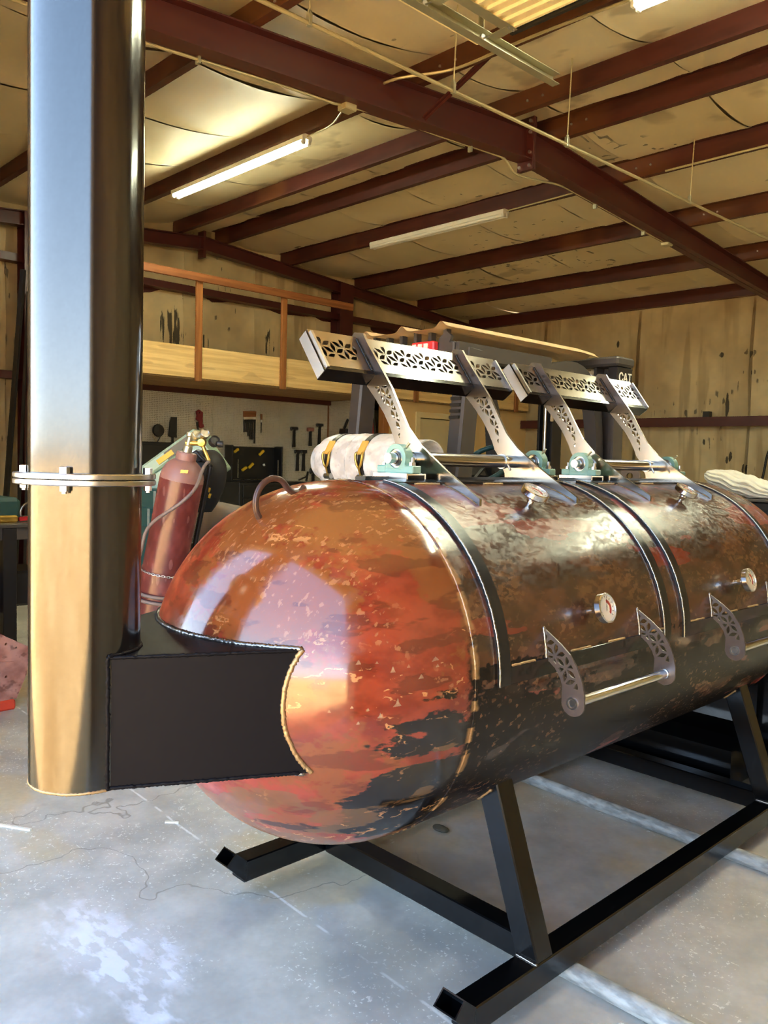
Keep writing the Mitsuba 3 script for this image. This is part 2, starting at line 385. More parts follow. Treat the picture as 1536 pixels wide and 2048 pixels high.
mat('m_cream', lin(246, 230, 180), 0.45)
mat('m_zinc', lin(190, 186, 160), 0.35, 0.8)
mat('m_conduit', lin(190, 176, 136), 0.4, 0.5)
mat('m_tool', lin(30, 28, 27), 0.45)
mat('m_cabinet', lin(20, 21, 24), 0.4)
mat('m_rubber', lin(26, 25, 24), 0.55)
mat('m_yellow', lin(214, 176, 40), 0.45)
mat('m_tag', lin(226, 178, 84), 0.5)
mat('m_red', lin(178, 34, 40), 0.35)
mat('m_lens', lin(230, 60, 64), 0.2)
mat('m_brass', lin(206, 168, 84), 0.3, 0.9)
mat('m_hose', lin(112, 98, 92), 0.5)
mat('m_mach', lin(150, 178, 158), 0.45)
mat('m_machdark', lin(86, 84, 70), 0.5)
mat('m_gas', proc(gas_col), 0.26, 0.0, 0.6)
mat('m_gasshoulder', lin(136, 100, 92), 0.45)
mat('m_lpg', proc(lpg_col), 0.42, 0.0, 0.5)
mat('m_galv', proc(galv), 0.5, 0.1)
mat('m_rust', proc(rust_col), 0.6)
mat('m_orange', lin(214, 70, 44), 0.5)
mat('m_lift', lin(72, 68, 65), 0.42, 0.1)
mat('m_liftdark', lin(34, 32, 32), 0.4, 0.1)
mat('m_sheet', lin(206, 178, 134), 0.5)
mat('m_cloth', lin(222, 218, 206), 0.8)
mat('m_leather', lin(120, 30, 34), 0.5)
mat('m_yard', proc(yard_col), 0.9, 0.0, 0.2)
mat('m_dial', lin(226, 224, 214), 0.4)
mat('m_teal', lin(40, 74, 72), 0.4)
mat('m_blue', lin(70, 110, 150), 0.4)
mat('m_hook', lin(74, 54, 48), 0.3, 0.3)
mat('m_dust', lin(120, 104, 98), 0.5)
scene['m_glass'] = {'type': 'thindielectric', 'int_ior': 1.5}

# ------------------------------------------------------------------ the setting: floor, yard, walls, roof
XW, YW, YF, XE, YR = -10.7, 12.62, 0.2, 1.5, 6.33     # left wall, right (far) wall, door wall, near end wall, ridge
def zp(y): return 4.63 - 0.08 * abs(y - YR)             # underside of the purlins
struct('floor', box(XW - 0.2, XE + 0.2, 0.06, YW + 0.2, -0.15, 0.0), 'm_floor')
struct('yard_ground', box(-60, 60, -90, 0.06, -0.2, -0.012), 'm_yard', 'bare tan yard in front of the open workshop doors')

PUR = [1.70, 3.28, 4.86, 5.99, 6.67, 7.86, 9.41, 10.95]
lines = [YF + 0.02] + PUR + [YW - 0.08]

struct('ceiling', cat(box(XW, XE, YF, YR, 0, 0.03), box(XW, XE, YR, YW, 0, 0.03)) if False else
       extrude(Polygon([(YF - 0.3, zp(YF - 0.3) + 0.26), (YR, zp(YR) + 0.26), (YW + 0.3, zp(YW + 0.3) + 0.26), (YW + 0.3, zp(YW + 0.3) + 0.3), (YR, zp(YR) + 0.3), (YF - 0.3, zp(YF - 0.3) + 0.3)]),
               XE - XW + 0.6, (XW - 0.3, 0, 0), (0, 1, 0), (0, 0, 1)), 'm_ceil')
# vinyl-faced insulation blankets, 1.25 m wide, laid over the purlins and sagging between them
xs_edges = np.arange(XW, XE + 0.01, 1.22)
for i in range(len(xs_edges) - 1):
    xa, xb = xs_edges[i], xs_edges[i + 1]
    ys, sg = [], []
    for k in range(len(lines) - 1):
        u = np.linspace(0, 1, 13)[:-1] if k < len(lines) - 2 else np.linspace(0, 1, 13)
        w = lines[k + 1] - lines[k]
        ys += list(lines[k] + u * w); sg += list(4 * u * (1 - u) * 0.055 * min(1, w / 1.2))
    ys, sg = np.array(ys), np.array(sg)
    u = np.r_[0, 0.02, 0.05, 0.1, 0.2, 0.4, 0.6, 0.8, 0.9, 0.95, 0.98, 1]
    edge = np.exp(-np.minimum(u, 1 - u) / 0.05) * np.where(u > 0.5, 1.0, 0.72)
    P = np.zeros((len(ys), len(u), 3))
    P[..., 0] = xa + u * (xb - xa - 0.002)
    P[..., 1] = ys[:, None]
    lump = meshkit.fbm(np.stack([P[..., 0] * 1.3, P[..., 1] * 1.1, np.full(P.shape[:2], i * 3.0)], -1), 3) - 0.5
    P[..., 2] = np.array([zp(y) for y in ys])[:, None] + 0.2 - (sg * 1.0)[:, None] - (sg[:, None] > 0.002) * (0.035 * lump + 0.03 * edge[None] * (sg[:, None] / 0.055))
    part('ceiling', 'insulation_blanket', grid(P), 'm_ceil', smooth=True)
def zpurlin(y, x0, x1, flip):
    """a Z section: web and two flanges"""
    z = zp(y); s = 1 if flip else -1
    return cat(box(x0, x1, y - 0.004, y + 0.004, z, z + 0.2), box(x0, x1, y, y + s * 0.062, z, z + 0.006), box(x0, x1, y, y - s * 0.062, z + 0.194, z + 0.2),
               box(x0, x1, y + s * 0.058, y + s * 0.062, z, z + 0.02))
for y in PUR:
    k = part('ceiling', 'purlin', zpurlin(y, XW + 0.05, XE - 0.05, y > YR), 'm_purlin', smooth=False)
    for j in range(4):     # bolts where the purlin laps over the rafter
        xx = -4.8 + (0.25 + 0.16 * (j // 2)) * (1 if j % 2 else -1)
        part(k, 'bolt', lathe([(0, -0.012), (0.011, -0.012), (0.011, 0.012), (0, 0.012)], 6, (xx, y, zp(y) + 0.1), 'y'), 'm_bolt', smooth=False)
part('ceiling', 'eave_strut', cat(box(XW, XE, YW - 0.16, YW - 0.06, zp(YW), zp(YW) + 0.008), box(XW, XE, YW - 0.16, YW - 0.152, zp(YW), zp(YW) + 0.2), box(XW, XE, YW - 0.06, YW - 0.052, zp(YW), zp(YW) + 0.2)), 'm_redox', smooth=False)

# walls: insulation panels between girts, with their seams; a painted line of flashing under the far eave
def blanket_wall(holder, fixed, axis, a0, a1, zs, ztop, inward, seam0, w=1.22, wob=0.03, lip=0.02, gap=0.01):
    e = np.arange(seam0, a1 + 1.3, w); e = np.r_[a0, e[(e > a0 + 0.05) & (e < a1 - 0.05)], a1]
    for i in range(len(e) - 1):
        for j in range(len(zs) - 1):
            u = np.r_[0, 0.02, 0.06, 0.12, 0.25, 0.4, 0.6, 0.75, 0.88, 0.94, 0.98, 1]; v = np.linspace(0, 1, 13); U, V = np.meshgrid(u, v, indexing='ij')
            A = e[i] + U * (e[i + 1] - e[i] - gap); zt = np.array([[ztop(a) if j == len(zs) - 2 else zs[j + 1] for a in row] for row in A]); Z = zs[j] + V * (zt - zs[j])
            lump = meshkit.fbm(np.stack([A * 1.5, Z * 1.2, np.full(A.shape, fixed + i)], -1), 3) - 0.5
            edge = np.exp(-np.minimum(U, 1 - U) / 0.06)
            D = fixed + inward * (0.03 + wob * lump + 0.025 * 4 * V * (1 - V) + lip * edge * np.where(U > 0.5, 1, 0.3) * (0.5 + np.sin(V * 3.1)))
            P = np.stack([D, A, Z], -1) if axis == 'y' else np.stack([A, D, Z], -1)
            part(holder, 'insulation_panel', grid(P), 'm_wall', smooth=True)
GAB = Polygon([(YF, 0), (YW, 0), (YW, zp(YW) + 0.2), (YR, zp(YR) + 0.2), (YF, zp(YF) + 0.2)])
struct('wall_left', extrude(GAB, 0.1, (XW - 0.1, 0, 0), (0, 1, 0), (0, 0, 1)), 'm_wall')
struct('wall_back', box(XW - 0.1, XE + 0.1, YW, YW + 0.1, 0, 4.16), 'm_wall')
blanket_wall('wall_left', XW, 'y', 3.0, YW - 0.02, [0, 2.29, 3.84, 4.3], lambda y: zp(y) + 0.05, 1, 3.72)
blanket_wall('wall_back', YW, 'x', XW + 0.02, XE, [0, 2.24, 4.16], lambda x: 4.16, -1, -8.92, 1.86, 0.05, 0.05, 0.03)
for z in (2.42, 3.84):
    part('wall_left', 'girt', cat(box(XW + 0.02, XW + 0.2, YF, YW - 0.02, z - 0.005, z + 0.005), box(XW + 0.19, XW + 0.2, YF, YW - 0.02, z - 0.005, z + 0.09), box(XW + 0.02, XW + 0.03, YF, YW - 0.02, z - 0.08, z)), 'm_redox', smooth=False)
part('wall_back', 'girt', cat(box(XW + 0.1, XE, YW - 0.2, YW - 0.02, 2.22, 2.23), box(XW + 0.1, XE, YW - 0.205, YW - 0.195, 2.19, 2.33), box(XW + 0.1, XE, YW - 0.2, YW - 0.18, 2.33, 2.336)), 'm_redox', smooth=False)
part('wall_back', 'eave_flashing', box(XW + 0.1, XE, YW - 0.075, YW - 0.055, 4.135, 4.15), 'm_trim', smooth=False)
def hsection(y, x, z0, z1, d=0.24, w=0.17, along='y'):
    return cat(box(x - d / 2, x + d / 2, y - 0.004, y + 0.004, z0, z1), box(x + d / 2 - 0.008, x + d / 2, y - w / 2, y + w / 2, z0, z1), box(x - d / 2, x - d / 2 + 0.008, y - w / 2, y + w / 2, z0, z1))
for y in (3.98, 9.0):
    part('wall_left', 'column', hsection(y, XW + 0.22, 0, zp(y) - 0.02, 0.24, 0.28), 'm_redox', smooth=False)
# the door wall, with the wide opening of the overhead door
struct('wall_front', cat(box(XW, -3.6, YF - 0.1, YF + 0.1, 0, 4.2), box(0.42, XE, YF - 0.1, YF + 0.1, 0, 4.2), box(-3.6, 0.42, YF - 0.1, YF + 0.1, 3.62, 4.2)), 'm_wall')
struct('wall_right', extrude(GAB, 0.1, (XE, 0, 0), (0, 1, 0), (0, 0, 1)), 'm_wall')

# rafters
def rafter(x, d, low, high):
    P = [(YF, low(YF)), (YR, low(YR)), (YW - 0.1, low(YW)), (YW - 0.1, high(YW)), (YR, high(YR)), (YF, high(YF))]
    web = extrude(Polygon(P), 0.01, (x - 0.005, 0, 0), (0, 1, 0), (0, 0, 1))
    fl = []
    for fn, s in ((low, 1), (high, -1)):
        for a, b in ((YF, YR), (YR, YW - 0.1)):
            fl.append(bar((x, a, fn(a) + s * 0.006), (x, b, fn(b) + s * 0.006), d, 0.012))
    return web, fl
lowm, highm = (lambda y: 4.33 - 0.065 * abs(y - YR)), (lambda y: 4.628 - 0.08 * abs(y - YR))
web, fl = rafter(-4.8, 0.16, lowm, highm)
t = part('ceiling', 'rafter', web, 'm_redox', smooth=False, label='red oxide steel rafter crossing the middle of the ceiling')
for m in fl: part(t, 'flange', m, 'm_redox', smooth=False)
for s in (-1, 1):
    k = part(t, 'splice_plate', box(-4.8 - 0.09, -4.8 + 0.09, YR + s * 0.012 - 0.011, YR + s * 0.012 + 0.011, 4.245, 4.72, 0.003), 'm_redox', smooth=False)
    for zz in (4.28, 4.4, 4.58, 4.68):
        for sx in (-1, 1):
            part(t, 'bolt', lathe([(0, 0), (0.016, 0), (0.016, 0.016), (0, 0.016)], 6, (-4.8 + sx * 0.055, YR + s * 0.024, zz), (0, s, 0)), 'm_bolt', smooth=False)
for y in (4.9,):
    part(t, 'flange_brace', bar((-4.72, y - 0.03, lowm(y) + 0.03), (-4.08, y, zp(y) + 0.05), 0.006, 0.06, (0, 1, 0.2)), 'm_redox', smooth=False)
    part(t, 'flange_brace', bar((-4.72, y - 0.03, lowm(y) + 0.03), (-4.08, y, zp(y) + 0.05), 0.05, 0.006, (0, 1, 0.2)), 'm_redox', smooth=False)
web, fl = rafter(-10.45, 0.14, lambda y: 4.44 - 0.075 * abs(y - YR), lambda y: 4.625 - 0.08 * abs(y - YR))
t = part('ceiling', 'rafter', web, 'm_redox', smooth=False, label='red oxide end rafter along the top of the left wall')
for m in fl: part(t, 'flange', m, 'm_redox', smooth=False)
part(t, 'splice_plate', box(-10.52, -10.37, YR - 0.02, YR + 0.02, 4.33, 4.7), 'm_redox', smooth=False)

# ------------------------------------------------------------------ the smoker
X0, Y0, Z0, RT = -1.836, 1.584, 0.95, 0.5206
YB = 3.74                       # far weld seam
S = 'offset_smoker'
labels[S] = {'label': 'large rust coloured offset smoker tank with tall black chimney on a black skid', 'category': 'smoker'}
tt = np.linspace(0, 2 * np.pi, 193)
yy = np.linspace(Y0, YB, 40)
P = np.stack([X0 + RT * np.sin(tt)[None] + 0 * yy[:, None], yy[:, None] + 0 * tt[None], Z0 + RT * np.cos(tt)[None] + 0 * yy[:, None]], -1)
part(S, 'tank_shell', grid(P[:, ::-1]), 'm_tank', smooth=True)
def head(ys, sgn):
    a = np.linspace(0.0, np.pi / 2, 60)[::-1]
    P = np.stack([X0 + RT * np.sin(a)[:, None] * np.sin(tt)[None], ys + sgn * 0.53 * np.cos(a)[:, None] + 0 * tt[None], Z0 + RT * np.sin(a)[:, None] * np.cos(tt)[None]], -1)
    return grid(P if sgn < 0 else P[:, ::-1])
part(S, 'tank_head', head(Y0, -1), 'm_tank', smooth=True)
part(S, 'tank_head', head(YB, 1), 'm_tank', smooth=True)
for ys, sd in ((Y0, 3), (YB, 4)):
    part(S, 'weld_seam', bead(np.stack([X0 + (RT - 0.001) * np.sin(tt), tt * 0 + ys + 0.02, Z0 + (RT - 0.001) * np.cos(tt)], 1), 0.0042, sd), 'm_tank', smooth=True)

# duct from the head to the chimney, with weld beads
PX, PY, PR = -1.827, 0.8135, 0.122
ZD0, ZD1 = 0.785, 1.083
def duct_half(y): return 0.128 + (y - PY) / (1.19 - PY) * (0.325 - 0.128)
D = S + '__duct'
part(S, 'duct', extrude(Polygon([(X0 - duct_half(PY), PY), (X0 + duct_half(PY), PY), (X0 + duct_half(1.24), 1.24), (X0 - duct_half(1.24), 1.24)]), ZD1 - ZD0, (0, 0, ZD0)), 'm_duct', smooth=False)
def sph_pt(x, z):    # front surface of the head
    q = 1 - ((x - X0) ** 2 + (z - Z0) ** 2) / RT ** 2
    return Y0 - 0.53 * math.sqrt(max(q, 0))
def side_weld(s):
    pts = []
    for z in np.linspace(ZD0, ZD1, 30):
        y = 1.15
        for _ in range(30): y = 0.5 * y + 0.5 * sph_pt(X0 + s * duct_half(y), z)
        pts.append((X0 + s * (duct_half(y) + 0.002), y, z))
    return pts
sw = side_weld(1); sw2 = side_weld(-1)
part(D, 'weld_bead', bead(sw, 0.0058, 5), 'm_weldtan', smooth=True)
part(D, 'weld_bead', bead(sw2, 0.0065, 6), 'm_weld', smooth=True)
for z, e in ((ZD1, 0.002), (ZD0, -0.002)):
    xs = np.linspace(sw2[-1][0], sw[-1][0], 60)
    part(D, 'weld_bead', bead([(x, sph_pt(x, z) - 0.003, z + e) for x in xs], 0.006, 7), 'm_weld', smooth=True)
    part(D, 'weld_bead', bead([(X0 + duct_half(y), y, z - e) for y in np.linspace(PY, sw[-1][1], 20)], 0.0042, 8), 'm_duct', smooth=True)
part(D, 'weld_bead', bead([(X0 + duct_half(PY) + 0.001, PY - 0.003, z) for z in np.linspace(ZD0, ZD1, 10)], 0.0055, 9), 'm_duct', smooth=True)
part(D, 'weld_bead', bead([(PX + PR * math.sin(a), PY + PR * math.cos(a), ZD1 + 0.002) for a in np.linspace(-1.6, 1.6, 40)], 0.005, 10), 'm_duct', smooth=True)

# chimney: lower pipe, flange pair with bolts, upper pipe
def pipe(z0, z1): return lathe([(PR - 0.006, z0), (PR - 0.002, z0 - 0.001), (PR, z0 + 0.003), (PR, z1), (PR - 0.006, z1), (PR - 0.006, z0)], 128, (PX, PY, 0))
CH = part(S, 'chimney', pipe(0.782, 1.472), 'm_stack', smooth=40)
part(CH, 'upper_pipe', pipe(1.472, 3.25), 'm_stack', smooth=40)
part(CH, 'bottom_plate', lathe([(0, 0.784), (PR - 0.004, 0.784), (PR - 0.004, 0.79), (0, 0.79)], 64, (PX, PY, 0)), 'm_stack', smooth=False)
part(CH, 'weld_bead', bead([(PX + PR * 0.985 * math.sin(a), PY + PR * 0.985 * math.cos(a), 0.785) for a in np.linspace(0, 6.3, 120)], 0.0035, 11), 'm_weldtan', smooth=True)
for z0, z1 in ((1.4595, 1.4715), (1.4735, 1.4855)):
    part(CH, 'flange', lathe([(PR - 0.004, z0), (0.1515, z0), (0.1535, z0 + 0.002), (0.1535, z1 - 0.002), (0.1515, z1), (PR - 0.004, z1)], 96, (PX, PY, 0)), 'm_steel', smooth=35)
av = math.atan2(-0.4067, 0.9135)
for k in range(4):
    a = av + math.radians(-18 + 90 * k)
    cx, cy = PX + 0.139 * math.cos(a), PY + 0.139 * math.sin(a)
    part(CH, 'bolt_head', lathe([(0, 1.4855), (0.0105, 1.4855), (0.0105, 1.499), (0.008, 1.5), (0, 1.5)], 6, (cx, cy, 0)), 'm_bolt', smooth=False)
    part(CH, 'nut', lathe([(0, 1.4595), (0.0095, 1.4595), (0.0095, 1.448), (0.005, 1.448), (0.005, 1.443), (0, 1.443)], 6, (cx, cy, 0)), 'm_bolt', smooth=False)

# lifting hook on the head
hk = smoothpath([(-1.80, 1.285, 1.36), (-1.80, 1.262, 1.40), (-1.80, 1.272, 1.447), (-1.80, 1.308, 1.474), (-1.80, 1.345, 1.470), (-1.805, 1.372, 1.446), (-1.81, 1.40, 1.436), (-1.815, 1.435, 1.452)], 50)
part(S, 'lifting_hook', tube(hk, 0.0085, 12), 'm_hook', smooth=True)

# doors
def ang(x, z): return math.degrees(math.atan2(x - X0, z - Z0))
def lattice(region, s, angle, origin, rib, tri=True):
    """holes of a petal lattice inside a region: lens holes on the lattice edges, curved triangles between"""
    holes = []
    minx, miny, maxx, maxy = region.bounds
    ca, sa = math.cos(angle), math.sin(angle)
    R = max(maxx - minx, maxy - miny) + 3 * s; N = int(R / s) + 2
    pt = lambda i, j: np.array([origin[0] + s * ((i + 0.5 * j) * ca - (j * 0.8660254) * sa), origin[1] + s * ((i + 0.5 * j) * sa + (j * 0.8660254) * ca)])
    def lens(p, q, w, e):
        d = q - p; L = np.linalg.norm(d); d /= L; nn = np.array([-d[1], d[0]]); t = np.linspace(e, 1 - e, 7)
        up = [p + d * L * k + nn * w * math.sin(math.pi * (k - e) / (1 - 2 * e)) for k in t]; dn = [p + d * L * k - nn * w * math.sin(math.pi * (k - e) / (1 - 2 * e)) for k in t[::-1][1:-1]]
        return Polygon([tuple(a) for a in up + dn])
    def keep(h):
        if not h.is_valid: return
        g = h.intersection(region)
        for a in getattr(g, 'geoms', [g]):
            if a.geom_type == 'Polygon' and a.area > 0.22 * h.area and a.area > 6e-6: holes.append(a.simplify(s * 0.01))
    for i in range(-N, N):
        for j in range(-N, N):
            p = pt(i, j)
            if not (minx - s < p[0] < maxx + s and miny - s < p[1] < maxy + s): continue
            for di, dj in ((1, 0), (0, 1), (-1, 1)):
                keep(lens(p, pt(i + di, j + dj), s * 0.15, 0.12))
            if tri:
                for (a, b) in (((1, 0), (0, 1)), ((0, 1), (-1, 1))):
                    A, B, Cc = p, pt(i + a[0], j + a[1]), pt(i + b[0], j + b[1]); c = (A + B + Cc) / 3; pts = []
                    for (U, V) in ((A, B), (B, Cc), (Cc, A)):
                        for k in (0.0, 0.25, 0.5, 0.75):
                            m = U + (V - U) * k; mm = m + (c - (U + V) / 2) * 0.98 * math.sin(math.pi * k)
                            pts.append(tuple(c + (mm - c) * 0.5))
                    keep(Polygon(pts))
    return holes
def cut(poly, holes):
    return poly.difference(shapely.union_all([h.buffer(0) for h in holes]))

ARM = [(-0.309, 1.000), (-0.338, 0.999), (-0.317, 1.018), (-0.275, 1.012), (-0.25, 0.975), (-0.188, 0.898), (-0.128, 0.822), (-0.086, 0.752), (-0.047, 0.69), (0.006, 0.637), (0.06, 0.599),
       (0.125, 0.555), (0.192, 0.515), (0.262, 0.473), (0.262, 0.452), (0.252, 0.447)] + [(RT * math.sin(math.radians(a)), (RT - 0.004) * math.cos(math.radians(a))) for a in (27, 24, 20, 15, 10, 5, 0, -5)] + \
      [(-0.05, 0.548), (-0.066, 0.575), (-0.083, 0.612), (-0.1, 0.632), (-0.112, 0.66), (-0.131, 0.695), (-0.16, 0.738), (-0.201, 0.785), (-0.247, 0.832), (-0.209, 0.866)]
armp = Polygon(ARM).buffer(0)
arm_region = Polygon([(-0.182, 0.832), (-0.141, 0.82), (-0.098, 0.745), (-0.058, 0.68), (-0.072, 0.655), (-0.105, 0.69), (-0.146, 0.745), (-0.192, 0.8)]).buffer(-0.004)
arm_holes = lattice(Polygon([(-0.222, 0.834), (-0.147, 0.836), (-0.098, 0.752), (-0.064, 0.685), (-0.082, 0.640), (-0.108, 0.688), (-0.14, 0.735), (-0.182, 0.79)]).buffer(-0.006), 0.045, math.radians(-56), (-0.155, 0.79), 0.004)
armcut = cut(armp, arm_holes)
BRK = [(0.487, 0.131), (0.496, 0.133), (0.53, 0.113), (0.564, 0.092), (0.596, 0.067), (0.621, 0.034), (0.637, -0.001), (0.646, -0.038)]
bc, br = (0.6105, -0.0635), 0.036
BRK += [(bc[0] + br * math.cos(a), bc[1] + br * math.sin(a)) for a in np.radians(np.linspace(10, -185, 22))]
BRK += [(0.575, -0.022), (0.566, 0.0), (0.549, 0.022), (0.53, 0.036), (0.513, 0.041), (0.5, 0.039), (0.515, 0.03)][:5] + [(0.505, 0.036), (0.502, 0.08)]
brkp = Polygon(BRK).buffer(0)
brk_holes = lattice(Polygon([(0.5, 0.12), (0.53, 0.102), (0.56, 0.082), (0.588, 0.058), (0.611, 0.027), (0.626, -0.004), (0.634, -0.026), (0.6, -0.022), (0.584, -0.018), (0.574, 0.006), (0.556, 0.03), (0.535, 0.046), (0.51, 0.05)]), 0.045, math.radians(24), (0.5845, 0.0285), 0.003)
brkcut = cut(brkp, brk_holes)
def yplate(poly, y0, th): return extrude(poly, th, (X0, y0 + th, Z0), (1, 0, 0), (0, 0, 1))

sd = np.array([0.595, -0.8037]); wd = np.array([-0.8037, -0.595]); SA = np.array([-0.309, 1.0]); SL, SW = 0.168, 0.048
def shelf_pt(u, w): q = SA + sd * u + wd * w; return (X0 + q[0], Z0 + q[1])
def shelf_bar(u0, u1, w0, w1, ya, yb):
    q = [shelf_pt(u0, w0), shelf_pt(u1, w0), shelf_pt(u1, w1), shelf_pt(u0, w1)]
    return extrude(Polygon(q), yb - ya, (0, yb, 0), (1, 0, 0), (0, 0, 1))
def shelf_front(ya, yb, arms, ph):
    L = yb - ya; region = sbox(0.012, 0.026, L - 0.012, 0.108)
    for a in arms: region = region.difference(sbox(a - ya - 0.03, 0, a - ya + 0.03, 1))
    h = lattice(region, 0.056, math.radians(90), (ph, 0.062), 0.003, tri=False)
    poly = cut(sbox(0, 0, L, SL - 0.012), h)
    o = shelf_pt(0, 0)
    return extrude(poly, 0.003, (o[0], ya, o[1]), (0, 1, 0), (sd[0], 0, sd[1]))

def gauge(parent, y, th, L, r, seed):
    a = math.radians(th); d = np.array([math.sin(a), 0, math.cos(a)]); b = np.array([X0, y, Z0]) + d * (RT - 0.004); c = b + d * L
    k = part(parent, 'thermometer', lathe([(r * 0.3, 0), (r * 0.96, 0.0), (r, 0.003), (r, 0.02), (r * 0.95, 0.022), (r * 0.9, 0.022), (r * 0.9, 0.014), (0, 0.014)], 40, c, d), 'm_chrome', smooth=30)
    part(k, 'stem', cat(rod(b, b + d * (L * 0.35), 0.008, 14), rod(b + d * (L * 0.35), b + d * (L * 0.62), 0.011, 6), rod(b + d * (L * 0.62), b + d * (L * 0.8), 0.013, 18), rod(b + d * (L * 0.8), c, 0.016, 18, 0.021)), 'm_chrome')
    part(k, 'dial', lathe([(0, 0.0145), (r * 0.89, 0.0145), (r * 0.89, 0.0155), (0, 0.0155)], 32, c, d), 'm_dial', smooth=False)
    e1 = np.array([0, 1.0, 0]); e2 = np.cross(d, e1); o = c + d * 0.0157
    ring = lambda r0, r1, a0, a1: Polygon([(r1 * math.cos(t), r1 * math.sin(t)) for t in np.linspace(a0, a1, 16)] + [(r0 * math.cos(t), r0 * math.sin(t)) for t in np.linspace(a1, a0, 16)])
    part(k, 'red_scale', extrude(ring(r * 0.36, r * 0.56, -0.9, 1.4), 0.0004, o, e1, e2), 'm_red', smooth=False)
    ticks = [Polygon([(r * 0.68 * math.cos(t - .03), r * 0.68 * math.sin(t - .03)), (r * 0.82 * math.cos(t - .03), r * 0.82 * math.sin(t - .03)), (r * 0.82 * math.cos(t + .03), r * 0.82 * math.sin(t + .03)), (r * 0.68 * math.cos(t + .03), r * 0.68 * math.sin(t + .03))]) for t in np.linspace(-0.7, 3.84, 13)]
    part(k, 'scale_mark', extrude(shapely.union_all(ticks), 0.0004, o, e1, e2), 'm_tool', smooth=False, kind='stuff')
    part(k, 'needle', extrude(affinity.rotate(Polygon([(-r * 0.2, -r * 0.03), (r * 0.62, -r * 0.01), (r * 0.62, r * 0.01), (-r * 0.2, r * 0.03)]), 70 + 40 * seed, origin=(0, 0)), 0.0006, o + d * 0.001, e1, e2), 'm_tool', smooth=False)
    disc = Polygon([(r * 0.9 * math.cos(t), r * 0.9 * math.sin(t)) for t in np.linspace(0, 2 * np.pi, 33)[:-1]])
    part(k, 'lens', grid(np.array([[o + d * 0.004 + (e1 * math.cos(t) + e2 * math.sin(t)) * q for t in np.linspace(0, 2 * np.pi, 33)] for q in (0.0001, r * 0.92)])), 'm_glass', smooth=False)

